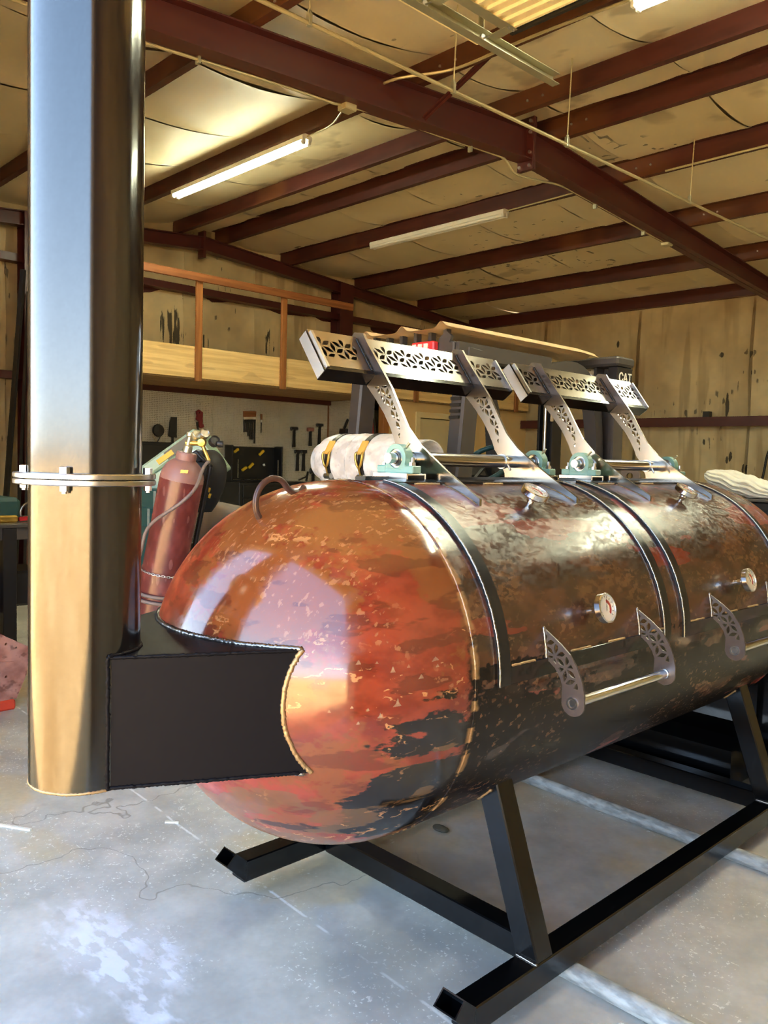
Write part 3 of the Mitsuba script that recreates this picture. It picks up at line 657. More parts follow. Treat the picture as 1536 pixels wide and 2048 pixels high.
def smoker_door(ya, yb, arm_y, shelf_y, brk_y, i):
    d = part(S, 'cooking_door', curved_plate(10, 90, ya + 0.012, yb - 0.012, RT - 0.004, RT + 0.0025), 'm_tank', smooth=25)
    # flat-bar straps along the two curved edges and the bottom edge, hinge strip along the top
    for y0, y1 in ((ya, ya + 0.045), (yb - 0.045, yb)) if i == 0 else ((ya, ya + 0.045), (yb - 0.03, yb)):
        part(d, 'edge_strap', curved_plate(8, 90, y0, y1, RT - 0.002, RT + 0.009, 60), 'm_strap', smooth=25)
        part(d, 'weld_bead', bead([(X0 + (RT + 0.009) * math.sin(a), y0 - 0.001, Z0 + (RT + 0.009) * math.cos(a)) for a in np.radians(np.linspace(8, 90, 60))], 0.0028, 20 + i), 'm_steel', smooth=True)
    part(d, 'bottom_strap', box(X0 + RT - 0.006, X0 + RT + 0.006, ya + 0.045, yb - 0.02, 0.949, 0.996, 0.001), 'm_black', smooth=False)
    L = yb - ya
    for f0, f1 in ((0.06, 0.17), (0.36, 0.47), (0.58, 0.68), (0.86, 0.95)):
        part(d, 'weld_bead', bead([(X0 + RT + 0.002, ya + L * f, 0.9975) for f in np.linspace(f0, f1, 12)], 0.004, 31), 'm_weldtan', smooth=True)
    part(d, 'hinge_strip', cat(curved_plate(7.5, 11.8, ya, yb, RT - 0.002, RT + 0.01, 6), curved_plate(-6, -1, ya, yb, RT - 0.002, RT + 0.012, 6)), 'm_strap', smooth=25)
    for f0, f1 in ((0.1, 0.22), (0.45, 0.56), (0.8, 0.9)):
        part(d, 'weld_bead', bead([(X0 + (RT + 0.004) * math.sin(0.209), ya + L * f, Z0 + (RT + 0.004) * math.cos(0.209)) for f in np.linspace(f0, f1, 12)], 0.004, 32), 'm_weldtan', smooth=True)
    for y in arm_y:
        a = part(d, 'counterweight_arm', yplate(armcut, y - 0.005, 0.01), 'm_plate', smooth=False)
        part(a, 'weld_bead', bead([(X0 + RT * math.sin(q), y - 0.007, Z0 + RT * math.cos(q)) for q in np.radians(np.linspace(3, 29, 20))], 0.005, 33), 'm_weld', smooth=True)
    ya2, yb2 = shelf_y
    sh = part(d, 'counterweight_box', shelf_front(ya2, yb2, arm_y, 0.03 + 0.011 * i), 'm_plate', smooth=False)
    part(sh, 'bottom_plate', cat(shelf_bar(SL - 0.004, SL, -0.004, SW + 0.004, ya2, yb2), shelf_bar(SL - 0.016, SL - 0.004, -0.004, -0.0005, ya2, yb2)), 'm_black', smooth=False)
    part(sh, 'back_plate', cat(shelf_bar(0, SL - 0.004, SW - 0.003, SW, ya2, yb2), shelf_bar(-0.003, 0, 0, SW, ya2, yb2)), 'm_plate', smooth=False)
    for y in (ya2, yb2):
        s = 1 if y == ya2 else -1
        part(sh, 'end_cap', cat(shelf_bar(0.0, SL, 0.006, SW - 0.001, min(y, y - s * 0.004), max(y, y - s * 0.004)), shelf_bar(0.012, SL - 0.004, -0.012, 0.0, min(y, y + s * 0.01), max(y, y + s * 0.01))), 'm_steel', smooth=False)
    for y in arm_y:
        s = 1 if y == arm_y[0] else -1
        for e in (-1, 1):
            part(sh, 'weld_bead', bead([(*(lambda q: (q[0], y + e * 0.008, q[1]))(shelf_pt(u, -0.002)),) for u in np.linspace(0.01, SL - 0.02, 20)], 0.004, 34), 'm_black', smooth=True)
    for j, y in enumerate(brk_y):
        b = part(d, 'handle_bracket', yplate(brkcut, y - 0.003, 0.006), 'm_bracket', smooth=False)
        part(b, 'weld_bead', bead([(X0 + RT * math.sin(q) + 0.003, y - 0.004, Z0 + RT * math.cos(q)) for q in np.radians(np.linspace(75.5, 86, 12))], 0.0045, 35), 'm_weld', smooth=True)
        part(b, 'rod_end', cat(lathe([(0.0175, -0.001), (0.0165, -0.0035), (0.0125, -0.0035), (0.0115, -0.001), (0.0115, 0.0015), (0.0175, 0.0015), (0.0175, -0.001)], 28, (X0 + bc[0], y - 0.004, Z0 + bc[1]), 'y'), lathe([(0, -0.001), (0.01, -0.001), (0.01, 0.001), (0, 0.001)], 24, (X0 + bc[0], y - 0.0035, Z0 + bc[1]), 'y')), 'm_chrome', smooth=30)
    part(d, 'handle_rod', rod((X0 + bc[0], brk_y[0], Z0 + bc[1]), (X0 + bc[0], brk_y[1], Z0 + bc[1]), 0.0145, 32), 'm_chrome')
    ym = (ya + yb) / 2
    gauge(d, ym, 73.5, 0.046, 0.045, i)
    gauge(d, ym, 30, 0.040, 0.045, i + 1)
    return d
smoker_door(1.692, 2.615, (1.912, 2.427), (1.695, 2.655), (1.91, 2.42), 0)
smoker_door(2.71, 3.635, (2.931, 3.457), (2.77, 3.735), (2.938, 3.452), 1)

# hinge shafts in pillow-block bearings on welded channel stands
SX, SZ = X0 - 0.007, Z0 + 0.589
def bearing(y):
    base = box(SX - 0.075, SX + 0.075, y - 0.018, y + 0.018, SZ - 0.046, SZ - 0.03, 0.003)
    ears = [box(SX + s * 0.075 - 0.02, SX + s * 0.075 + 0.02, y - 0.02, y + 0.02, SZ - 0.046, SZ - 0.022, 0.003) for s in (-0.8, 0.8)]
    t = np.linspace(0, 2 * np.pi, 41)[:-1]
    body = Polygon([(0.045 * math.cos(a), 0.045 * math.sin(a)) for a in t]).union(Polygon([(-0.05, -0.046), (0.05, -0.046), (0.04, -0.01), (-0.04, -0.01)])).difference(Point(0, 0).buffer(0.03))
    m = extrude(body, 0.034, (SX, y + 0.017, SZ), (1, 0, 0), (0, 0, 1))
    k = part(S, 'pillow_block_bearing', cat(base, m, *ears), 'm_green', smooth=30)
    part(k, 'race', lathe([(0.018, -0.02), (0.024, -0.021), (0.024, -0.012), (0.0305, -0.012), (0.0305, 0.012), (0.018, 0.02)], 40, (SX, y, SZ), 'y'), 'm_steel', smooth=30)
    part(k, 'grease_fitting', rod((SX + 0.03, y, SZ + 0.034), (SX + 0.046, y, SZ + 0.05), 0.004, 10), 'm_zinc')
    for s in (-1, 1):
        part(k, 'bolt', cat(lathe([(0, 0), (0.0105, 0), (0.0105, 0.011), (0, 0.011)], 6, (SX + s * 0.06, y, SZ - 0.022)), rod((SX + s * 0.06, y, SZ - 0.02), (SX + s * 0.06, y, SZ + 0.004), 0.006, 10)), 'm_bolt', smooth=False)
    st = cat(box(SX - 0.075, SX + 0.075, y - 0.04, y + 0.045, SZ - 0.052, SZ - 0.046, 0.001), box(SX - 0.075, SX + 0.075, y - 0.04, y - 0.034, SZ - 0.095, SZ - 0.046), box(SX - 0.075, SX + 0.075, y + 0.039, y + 0.045, SZ - 0.095, SZ - 0.046))
    part(S, 'bearing_stand', st, 'm_steel', smooth=False)
for y0, y1 in ((1.782, 2.6), (2.809, 3.62)):
    sh = part(S, 'hinge_shaft', rod((SX, y0, SZ), (SX, y1, SZ), 0.0165, 28), 'm_steel')
    part(S, 'hinge_sleeve', rod((SX, y0 + 0.108, SZ), (SX, y0 + 0.68, SZ), 0.0225, 28), 'm_plate')
    bearing(y0 + 0.05); bearing(y1 - 0.05)
    part(sh, 'collar', lathe([(0.0225, -0.006), (0.027, -0.006), (0.027, 0.006), (0.0225, 0.006)], 24, (SX, y0 + 0.57, SZ), 'y'), 'm_steel', smooth=30)
    part(sh, 'grease_fitting', rod((SX + 0.026, y0 + 0.57, SZ - 0.012), (SX + 0.038, y0 + 0.57, SZ - 0.03), 0.004, 10), 'm_steel')

# skid: two rails with turned-up ends, two cross beams, four raked legs
K = S + '__skid'
def sqtube(p, q, s=0.076, b=0.004, up=None): return bar(p, q, s, s, up, b)
part(S, 'skid', None or sqtube((-1.3225, 1.60, 0.094), (-1.3225, 4.95, 0.094)), 'm_black', smooth=False)
part(K, 'rail', sqtube((-2.3525, 1.60, 0.094), (-2.3525, 4.95, 0.094)), 'm_black', smooth=False)
for x in (-1.3225, -2.3525):
    a, c = 0.038, 0.034
    P0 = [(1.612, 0.132), (1.612, 0.056)]           # joined to the rail end: y, z
    P1 = [(1.567, 0.171), (1.529, 0.136)]
    o = []
    for w in (a, c):
        for q0, q1 in ((P0[0], P1[0]), (P0[1], P1[1])):
            dz = (a - w)
            o.append((w, q0, q1, dz))
    v, f = [], []
    def ring(w, sh, e):
        t = P0 if e == 0 else P1
        top, bot = np.array(t[0]), np.array(t[1]); dd = (bot - top) / np.linalg.norm(bot - top)
        top, bot = top + dd * sh, bot - dd * sh
        return [(x - w, *top), (x + w, *top), (x + w, *bot), (x - w, *bot)]
    v = ring(a, 0, 0) + ring(a, 0, 1) + ring(c, 0.004, 1) + ring(c, 0.004, 0)
    for b0 in (0, 4, 8):
        for k in range(4): f.append([b0 + k, b0 + (k + 1) % 4, b0 + 4 + (k + 1) % 4, b0 + 4 + k])
    part(K, 'rail_tip', TM(v, f), 'm_black', smooth=False)
for y in (1.998, 3.665):
    part(K, 'cross_beam', sqtube((-2.31, y, 0.094), (-1.36, y, 0.094)), 'm_black', smooth=False)
    part(K, 'weld_bead', bead([(-1.362, y - 0.04, z) for z in np.linspace(0.06, 0.134, 8)] + [(-1.356, y - 0.042, 0.134), (-1.29, y - 0.122, 0.134)][:1], 0.0045, 40), 'm_weld', smooth=True)
for y in (1.916, 3.585):
    for s in (-1, 1):
        xb, xt = X0 + s * 0.516, X0 + s * 0.345
        part(K, 'leg', sqtube((xb, y, 0.12), (xt, y, 0.60), 0.076, 0.004, (0, 1, 0)), 'm_black', smooth=False)
        part(K, 'weld_bead', bead([(xb + s * 0.036, y - 0.041, 0.134), (xb - s * 0.038, y - 0.041, 0.134)], 0.0045, 41), 'm_weld', smooth=True)
    th = math.radians(138)
    part(K, 'weld_bead', bead([(X0 + RT * math.sin(q), y - 0.041, Z0 + RT * math.cos(q)) for q in np.radians(np.linspace(135, 142, 8))], 0.005, 42), 'm_weldtan', smooth=True)
# fire box under the far end
FB = part(S, 'fire_box', extrude(Polygon([(-2.42, 0.14), (-1.6, 0.14), (-1.6, 0.225), (-1.5, 0.29), (-1.26, 0.36), (-1.26, 1.0), (-2.42, 1.0)]).buffer(0), 1.1, (0, 5.1, 0), (1, 0, 0), (0, 0, 1)) if False else
          cat(extrude(Polygon([(3.76, 0.06), (3.76, 0.235), (3.83, 0.285), (4.02, 0.30), (4.02, 0.95), (4.95, 0.95), (4.95, 0.06)]), 0.86, (-2.42, 0, 0), (0, 1, 0), (0, 0, 1)),
              extrude(Polygon([(4.06, 0.14), (4.06, 0.95), (4.95, 0.95), (4.95, 0.14)]), 0.22, (-1.57, 0, 0), (0, 1, 0), (0, 0, 1))), 'm_black', smooth=False)

# ------------------------------------------------------------------ galvanised pipes the skid stands on
for k, (x0, x1, y0, y1, lb) in enumerate([(-2.75, -0.6, 2.05, 2.085, 'galvanised pipe on the concrete under the near cross beam of the skid'), (-2.75, -0.75, 3.225, 3.19, 'galvanised pipe on the concrete farther under the smoker, between its two cross beams')]):
    single('galvanised_pipe', lathe([(0.022, -1.1), (0.028, -1.1), (0.028, 1.1), (0.022, 1.1), (0.022, -1.1)], 32, ((x0 + x1) / 2, (y0 + y1) / 2, 0.028), (x1 - x0, y1 - y0, 0)), 'm_galv', lb, 'pipe', 'pipes under the skid')

# ------------------------------------------------------------------ raised overhead door and its track
t = thing('overhead_door', 'cream corrugated overhead door raised flat under the ceiling on galvanised tracks', 'door')
DX0, DX1, DZ = -3.27, 0.42, 4.17
secs = np.linspace(0.5, 4.1, 8)
for i in range(7):
    ya, yb = secs[i] + 0.004, secs[i + 1] - 0.004
    pr = []
    for k in range(6):
        y0 = ya + (yb - ya) * k / 6; w = (yb - ya) / 6
        pr += [(y0, DZ), (y0 + w * 0.55, DZ), (y0 + w * 0.66, DZ - 0.016), (y0 + w * 0.89, DZ - 0.016)]
    pr.append((yb, DZ))
    P = Polygon(pr + [(y, z + 0.03) for y, z in pr[::-1]]).buffer(0)
    part(t, 'panel', extrude(P, DX1 - DX0, (DX0, 0, 0), (0, 1, 0), (0, 0, 1)), 'm_cream', smooth=False)
part(t, 'bottom_seal', box(DX0, DX1, 4.1, 4.125, DZ - 0.03, DZ + 0.04), 'm_rubber', smooth=False)
for x0 in (DX0 - 0.012, DX1 - 0.05):
    part(t, 'stile', cat(box(x0, x0 + 0.07, 0.5, 4.1, DZ - 0.022, DZ - 0.019), box(x0, x0 + 0.003, 0.5, 4.1, DZ - 0.02, DZ + 0.06)), 'm_zinc', smooth=False)
TX = -3.45
for s, tx in ((1, TX), (-1, DX1 + 0.16)):
    prof = [(-0.03, -0.035), (0.03, -0.035), (0.03, -0.031), (-0.026, -0.031), (-0.026, 0.031), (0.03, 0.031), (0.03, 0.035), (-0.03, 0.035)]
    part(t, 'track', extrude(Polygon([(s * a, b) for a, b in prof]).buffer(0), 4.35, (tx, 4.85, DZ), (1, 0, 0), (0, 0, 1)), 'm_zinc', smooth=False)
    part(t, 'track_angle', cat(box(tx - s * 0.075, tx - s * 0.03, 0.5, 4.1, DZ - 0.008, DZ - 0.005), box(tx - s * 0.078, tx - s * 0.075, 0.5, 4.1, DZ - 0.008, DZ + 0.045)), 'm_cream', smooth=False)
    for y in secs[1:]:
        yb_ = y - 0.05 if y < 4 else 4.06
        hb = part(t, 'roller_bracket', bar((DX0 + 0.03, yb_, DZ - 0.02) if s > 0 else (DX1 - 0.03, yb_, DZ - 0.02), (tx + s * 0.08, yb_, DZ - 0.03), 0.07, 0.006), 'm_zinc', smooth=False)
        part(hb, 'roller', cat(rod((tx + s * 0.1, yb_, DZ - 0.01), (tx, yb_, DZ - 0.01), 0.006, 10), lathe([(0, -0.008), (0.022, -0.008), (0.022, 0.008), (0, 0.008)], 18, (tx, yb_, DZ - 0.004), 'x')), 'm_bolt')
        for e in (-1, 1):
            part(hb, 'bolt', lathe([(0, 0), (0.009, 0), (0.009, -0.008), (0, -0.008)], 6, (DX0 + 0.04 if s > 0 else DX1 - 0.04, yb_ + e * 0.022, DZ - 0.024)), 'm_bolt', smooth=False)
    for y in (1.8, 4.05):
        part(t, 'track_hanger', cat(box(tx - 0.016, tx + 0.016, y - 0.002, y + 0.002, DZ + 0.03, zp(y) + 0.02), box(tx - 0.016, tx - 0.013, y - 0.016, y + 0.016, DZ + 0.03, zp(y) + 0.02)), 'm_zinc', smooth=False)

# ------------------------------------------------------------------ fluorescent fixtures
def fixture(x0, x1, y, z, lit, label):
    t = thing('fluorescent_fixture', label, 'light', 'ceiling lights')
    h = Polygon([(-0.055, 0.012), (-0.055, 0.055), (-0.03, 0.07), (0.03, 0.07), (0.055, 0.055), (0.055, 0.012), (0.02, 0.024), (-0.02, 0.024)])
    part(t, 'housing', extrude(h, x1 - x0, (x0, y, z), (0, 1, 0), (0, 0, 1)), 'm_white', smooth=False)
    for s in (-1, 1):
        m = rod((x0 + 0.03, y + s * 0.032, z), (x1 - 0.03, y + s * 0.032, z), 0.019, 18, cap=False)
        k = part(t, 'tube', {**mikit.ply(m, 'm_white', smooth=True), **({'emitter': {'type': 'area', 'radiance': {'type': 'rgb', 'value': [LAMP * c for c in (0.97, 1.0, 0.72)]}}} if lit else {})}, None)
        for xe, d in ((x0 + 0.03, -1), (x1 - 0.03, 1)):
            part(t, 'socket', box(min(xe, xe + d * 0.03), max(xe, xe + d * 0.03), y + s * 0.032 - 0.018, y + s * 0.032 + 0.018, z - 0.024, z + 0.03, 0.006), 'm_white', smooth=False)
    for x in (x0 + 0.4, x1 - 0.4):
        part(t, 'mounting_bracket', box(x - 0.02, x + 0.02, y - 0.02, y + 0.02, z + 0.065, zp(y) + 0.01), 'm_white', smooth=False)
fixture(-8.55, -6.17, 4.83, 4.44, True, 'lit white two-tube fluorescent fixture nearest the black chimney')
fixture(-8.5, -6.2, 7.82, 4.445, False, 'unlit cream two-tube fluorescent fixture under the ceiling, right of the lit one')
fixture(-2.87, -0.5, 4.84, 4.44, True, 'lit fluorescent fixture beside the raised corrugated door, cut off by the top of the photo')
fixture(-2.2, 0.15, 7.82, 4.445, True, 'lit fluorescent fixture outside the right edge of the photo, beyond the ridge')

# ------------------------------------------------------------------ conduits
t = thing('electrical_conduit', 'pale electrical conduit with junction boxes along the lower flange of the middle rafter', 'conduit')
cp = [(-4.86, 1.2, 3.985), (-4.86, 2.52, 4.06), (-4.86, 3.22, 4.115), (-4.86, 3.985, 4.165), (-4.86, 4.06, 4.17), (-4.86, 4.13, 4.185)]
part(t, 'run', tube(smoothpath(cp, 40), 0.011, 8), 'm_conduit', smooth=True)
part(t, 'run', tube(smoothpath([(-4.86, 4.21, 4.19), (-4.86, 4.31, 4.205), (-4.86, 5.2, 4.262), (-4.86, 6.0, 4.31), (-4.86, 6.1, 4.30), (-4.86, 6.22, 4.222), (-4.86, 6.33, 4.215), (-4.86, 6.7, 4.255), (-4.86, 6.97, 4.285), (-4.86, 7.22, 4.278), (-4.86, 8.09, 4.222), (-4.86, 8.97, 4.165), (-4.86, 9.08, 4.163)], 90), 0.011, 8), 'm_conduit', smooth=True)
for y, z in ((4.17, 4.19), (9.13, 4.165)):
    part(t, 'junction_box', box(-4.9, -4.8, y - 0.055, y + 0.055, z - 0.045, z + 0.04, 0.006), 'm_conduit', smooth=False)
for y in (2.9, 5.6, 7.6, 8.6):
    part(t, 'clip', box(-4.88, -4.84, y - 0.01, y + 0.01, lowm(y) - 0.045, lowm(y) + 0.004), 'm_zinc', smooth=False)
part(t, 'branch', tube(smoothpath([(-4.89, 4.2, 4.21), (-5.3, 4.45, 4.3), (-5.9, 4.78, 4.46), (-6.18, 4.83, 4.49)], 30), 0.008, 8), 'm_conduit', smooth=True)
single('electrical_conduit', tube(smoothpath([(-4.84, 4.5, 4.44), (-4.55, 4.58, 4.45), (-4.38, 4.72, 4.475), (-3.95, 4.77, 4.485), (-3.2, 4.80, 4.488), (-2.87, 4.83, 4.488)], 50), 0.011, 8), 'm_conduit', 'pale conduit along the purlin from the middle rafter to the fixture beside the raised door', 'conduit')
single('electrical_conduit', tube([(-4.2, 7.81, 4.49), (-3.4, 7.82, 4.495), (-2.22, 7.82, 4.495)], 0.011, 8), 'm_conduit', 'thin pale conduit under the purlin just past the ridge, right of the middle rafter', 'conduit')
single('electrical_conduit', tube([(-6.19, 7.82, 4.49), (-5.6, 7.81, 4.495), (-5.0, 7.80, 4.50)], 0.009, 8), 'm_conduit', 'thin pale conduit from the unlit fixture to the middle rafter', 'conduit')
t = thing('hanging_pipe', 'thin straight pale pipe hung on rods, crossing in front of the middle rafter', 'pipe')
hz = lambda y: 4.03 + (y - 2.7) * 0.0155
part(t, 'run', tube([(-3.9, 1.0, hz(1.0)), (-3.9, 6, hz(6)), (-3.9, 11.9, hz(11.9))], 0.0135, 10), 'm_conduit', smooth=True)
for y in (3.05, 4.3, 5.66, 7.75, 10.2):
    k = part(t, 'hanger', rod((-3.9, y, hz(y)), (-3.9 + 0.02, y, zp(y) + 0.2), 0.005, 8), 'm_conduit')
    part(k, 'clamp', box(-3.915, -3.885, y - 0.014, y + 0.014, hz(y) - 0.018, hz(y) + 0.06, 0.003), 'm_zinc', smooth=False)
    part(k, 'clamp_nut', lathe([(0, 0), (0.012, 0), (0.012, 0.012), (0, 0.012)], 6, (-3.899, y, hz(y) + 0.06)), 'm_zinc', smooth=False)

# ------------------------------------------------------------------ loft along the left wall
t = thing('storage_loft', 'timber storage loft with plywood front board and wooden railing along the left wall', 'loft')
part(t, 'front_board', box(-9.25, -9.23, 4.0, 8.3, 2.51, 2.90, 0.002), 'm_fascia', smooth=False)
part(t, 'front_board', box(-9.25, -9.23, 8.306, 12.5, 2.51, 2.90, 0.002), 'm_fascia', smooth=False)
part(t, 'deck', box(-10.62, -9.252, 4.0, 12.5, 2.49, 2.515), 'm_deck', smooth=False)
for y in np.arange(4.3, 12.4, 0.8): part(t, 'joist', box(-10.6, -9.26, y - 0.02, y + 0.02, 2.516, 2.75), 'm_post', smooth=False)
for y, top in ((4.24, 3.77), (5.55, 3.77), (6.87, 3.77), (8.19, 3.0), (9.5, 3.0), (10.8, 3.0), (12.1, 3.0)):
    part(t, 'post', box(-9.23, -9.19, y - 0.044, y + 0.044, 2.47, top, 0.004), 'm_post', smooth=False)
part(t, 'rail', box(-9.19, -9.15, 4.0, 8.08, 3.70, 3.80, 0.005), 'm_wood', smooth=False)
part(t, 'support_post', box(-9.33, -9.21, 8.80, 8.92, 0.0, 2.49, 0.004), 'm_post', smooth=False)

# office under the loft
OX = -9.34
struct('wall_office', cat(box(OX - 0.1, OX, 8.93, 9.72, 0, 2.488), box(OX - 0.1, OX, 10.62, YW - 0.02, 0, 2.488), box(OX - 0.1, OX, 9.72, 10.62, 2.26, 2.488)), 'm_plaster')
struct('door_1', box(OX - 0.05, OX - 0.02, 9.745, 10.6, 0.01, 2.235), 'm_doorpaint', 'plain cream office door under the loft')
part('door_1', 'knob', lathe([(0, 0), (0.012, 0), (0.012, 0.03), (0.027, 0.035), (0.027, 0.055), (0, 0.062)], 16, (OX - 0.02, 10.5, 1.0), (1, 0, 0)), 'm_brass')
struct('trim_1', cat(box(OX, OX + 0.02, 9.63, 9.735, 0, 2.34, 0.004), box(OX, OX + 0.02, 10.61, 10.71, 0, 2.34, 0.004), box(OX, OX + 0.021, 9.63, 10.71, 2.245, 2.34, 0.004)), 'm_trim')
struct('trim_2', box(OX, OX + 0.012, 9.0, 9.02, 0, 2.4), 'm_trim')

# ------------------------------------------------------------------ pegboard and the tools on it
PEGX = -10.56
def peg_fn(p, n, uv):
    a = dr.select(dr.abs(n.x) > 0.5, p.y, p.x)
    u, v = a / 0.0254, p.z / 0.0254
    d = dr.sqrt(dr.square(u - dr.floor(u) - 0.5) + dr.square(v - dr.floor(v) - 0.5))
    c = mix(C(178, 168, 144), C(198, 190, 168), ss(0.3, 0.7, fb(p.y * 1.4, p.z * 1.4, p.x, 3)))
    return mix(c, C(74, 66, 52), ss(0.24, 0.17, d))
mat('m_pegboard', proc(peg_fn), 0.55)
t = 'wall_left'
for y0, y1 in ((4.0, 5.4), (5.404, 6.62), (6.624, 7.83), (7.834, 8.82)):
    part(t, 'pegboard_panel', box(PEGX - 0.006, PEGX, y0, y1, 0.0, 2.485), 'm_pegboard', smooth=False)
part(t, 'corner_strip', box(PEGX, PEGX + 0.015, 8.805, 8.825, 0, 2.485), 'm_wood', smooth=False)
part('wall_office', 'pegboard_panel', box(PEGX, OX - 0.12, 8.826, 8.834, 0.0, 2.485), 'm_pegboard', smooth=False)
TY = PEGX + 0.02
def hook(y, z, parent): part(parent, 'hook', tube(smoothpath([(PEGX - 0.002, y, z), (PEGX + 0.03, y, z), (PEGX + 0.055, y, z - 0.004), (PEGX + 0.06, y, z + 0.016)], 12), 0.003, 6), 'm_zinc', smooth=True)
t = thing('hand_lamp', 'round black tool with a pale cord loop hanging on the pegboard beside the chimney', 'tool', 'tools on the pegboard')
part(t, 'head', lathe([(0, 0), (0.085, 0), (0.09, 0.015), (0.08, 0.04), (0, 0.05)], 28, (TY, 5.72, 1.87), 'x'), 'm_tool')
part(t, 'cord', tube(smoothpath([(TY, 5.68, 1.83), (TY + .01, 5.64, 1.79), (TY, 5.69, 1.74), (TY, 5.68, 1.62)], 20), 0.008, 8), 'm_conduit', smooth=True)
part(t, 'cord', tube(smoothpath([(TY, 5.76, 1.82), (TY + .01, 5.74, 1.76), (TY, 5.7, 1.68), (TY, 5.71, 1.6)], 20), 0.008, 8), 'm_tool', smooth=True)
t = thing('tool_sheath', 'long black tool sheath hanging on the pegboard right of the round black tool', 'tool', 'tools on the pegboard')
part(t, 'sleeve', extrude(Polygon([(5.9, 2.0), (5.92, 2.07), (6.0, 2.07), (6.0, 1.78), (5.88, 1.8)]), 0.03, (TY, 0, 0), (0, 1, 0), (0, 0, 1)), 'm_tool', smooth=False)
part(t, 'blade', box(TY + 0.004, TY + 0.012, 5.93, 5.965, 1.6, 1.79), 'm_tool', smooth=False)
t = thing('saw', 'dark red handled cutter with a thin black bar hanging on the pegboard above the welder', 'tool', 'tools on the pegboard')
part(t, 'grip', extrude(Polygon([(6.31, 2.17), (6.36, 2.2), (6.42, 2.16), (6.42, 2.0), (6.45, 1.96), (6.40, 1.93), (6.37, 1.95), (6.36, 2.03), (6.31, 2.06), (6.33, 2.11)]).difference(Point(6.355, 2.155).buffer(0.014)), 0.03, (TY, 0, 0), (0, 1, 0), (0, 0, 1)), 'm_leather', smooth=False)
part(t, 'bar', bar((TY + 0.01, 6.335, 2.02), (TY + 0.01, 6.405, 1.6), 0.012, 0.028, (0, 1, 0)), 'm_tool', smooth=False)
def brush(y, zt, zb, lb, w=0.035):
    t = thing('brush', lb, 'brush', 'brushes on the pegboard')
    part(t, 'bristles', extrude(Polygon([(y - w * 0.62, zt), (y + w * 0.62, zt - 0.004), (y + w * 0.5, zt - 0.09), (y - w * 0.5, zt - 0.09)]), 0.02, (TY, 0, 0), (0, 1, 0), (0, 0, 1)), 'm_wood', smooth=False)
    part(t, 'ferrule', box(TY - 0.001, TY + 0.021, y - w * 0.5, y + w * 0.5, zt - 0.128, zt - 0.088, 0.002), 'm_bolt', smooth=False)
    part(t, 'handle', extrude(Polygon([(y - w * 0.45, zt - 0.125), (y + w * 0.45, zt - 0.125), (y + w * 0.3, zt - 0.2), (y + w * 0.34, zb), (y - w * 0.34, zb), (y - w * 0.3, zt - 0.2)]), 0.014, (TY + 0.003, 0, 0), (0, 1, 0), (0, 0, 1)), 'm_tool', smooth=False)
for i, (y, zt, zb) in enumerate([(7.15, 2.225, 1.905), (7.187, 2.228, 1.912), (7.224, 2.23, 1.853), (7.262, 2.233, 1.802), (7.3, 2.235, 1.80), (7.338, 2.237, 1.744)]):
    brush(y, zt, zb, f'{["leftmost", "second", "third", "fourth", "fifth", "longest, rightmost"][i]} brush of the row of six with rusty bristles on the pegboard')
brush(7.46, 2.2, 1.91, 'small thin brush hanging alone right of the row of six brushes', 0.022)
def hammer(y, zt, zb, hw, hh, lb, m='m_tool', nm='hammer'):
    t = thing(nm, lb, 'hammer', 'hammers on the pegboard')
    part(t, 'head', cat(box(TY, TY + 0.04, y - hw, y + hw, zt - hh, zt, 0.012)), m, smooth=False)
    part(t, 'handle', extrude(Polygon([(y - 0.018, zt - hh * 0.5), (y + 0.018, zt - hh * 0.5), (y + 0.02, zb + 0.1), (y + 0.028, zb), (y - 0.028, zb), (y - 0.02, zb + 0.1)]), 0.03, (TY + 0.005, 0, 0), (0, 1, 0), (0, 0, 1)), 'm_tool', smooth=False)
    hook(y - 0.04, zt - hh - 0.006, t); hook(y + 0.04, zt - hh - 0.006, t)
hammer(8.09, 2.03, 1.71, 0.075, 0.05, 'left of the three black hammers in the upper row on the pegboard')
hammer(8.42, 2.035, 1.74, 0.07, 0.06, 'middle black hammer with a brownish head in the upper row', 'm_rust')
hammer(8.61, 2.11, 1.76, 0.07, 0.05, 'highest hanging hammer, rightmost in the upper row on the pegboard')
hammer(8.168, 1.668, 1.335, 0.06, 0.055, 'left of the two mallets side by side below the upper hammers', nm='mallet')
hammer(8.292, 1.671, 1.335, 0.06, 0.055, 'right of the two mallets side by side below the upper hammers', nm='mallet')
hammer(8.495, 1.378, 1.1, 0.07, 0.085, 'lowest mallet with a large black head above the tank top', nm='mallet')
t = thing('glue_gun', 'black tool on a black box hung on the narrow pegboard beside the forklift', 'tool', 'tools on the pegboard')
part(t, 'box', box(-10.22, -10.05, 8.77, 8.82, 1.93, 2.03, 0.004), 'm_tool', smooth=False)
part(t, 'tool_handle', bar((-10.12, 8.79, 2.03), (-10.03, 8.79, 2.18), 0.03, 0.03), 'm_tool', smooth=False)
t = thing('shoulder_bag', 'black and dark red bag hanging beside the orange loft post', 'bag')
bg = trimesh.creation.icosphere(3); bg.apply_scale([0.16, 0.1, 0.27]); bg.apply_translation([-9.42, 8.66, 1.99])
bg2 = trimesh.creation.icosphere(3); bg2.apply_scale([0.11, 0.09, 0.25]); bg2.apply_translation([-9.36, 8.61, 1.97])
part(t, 'pouch', bg, 'm_rubber', smooth=True); part(t, 'flap', bg2, 'm_leather', smooth=True)

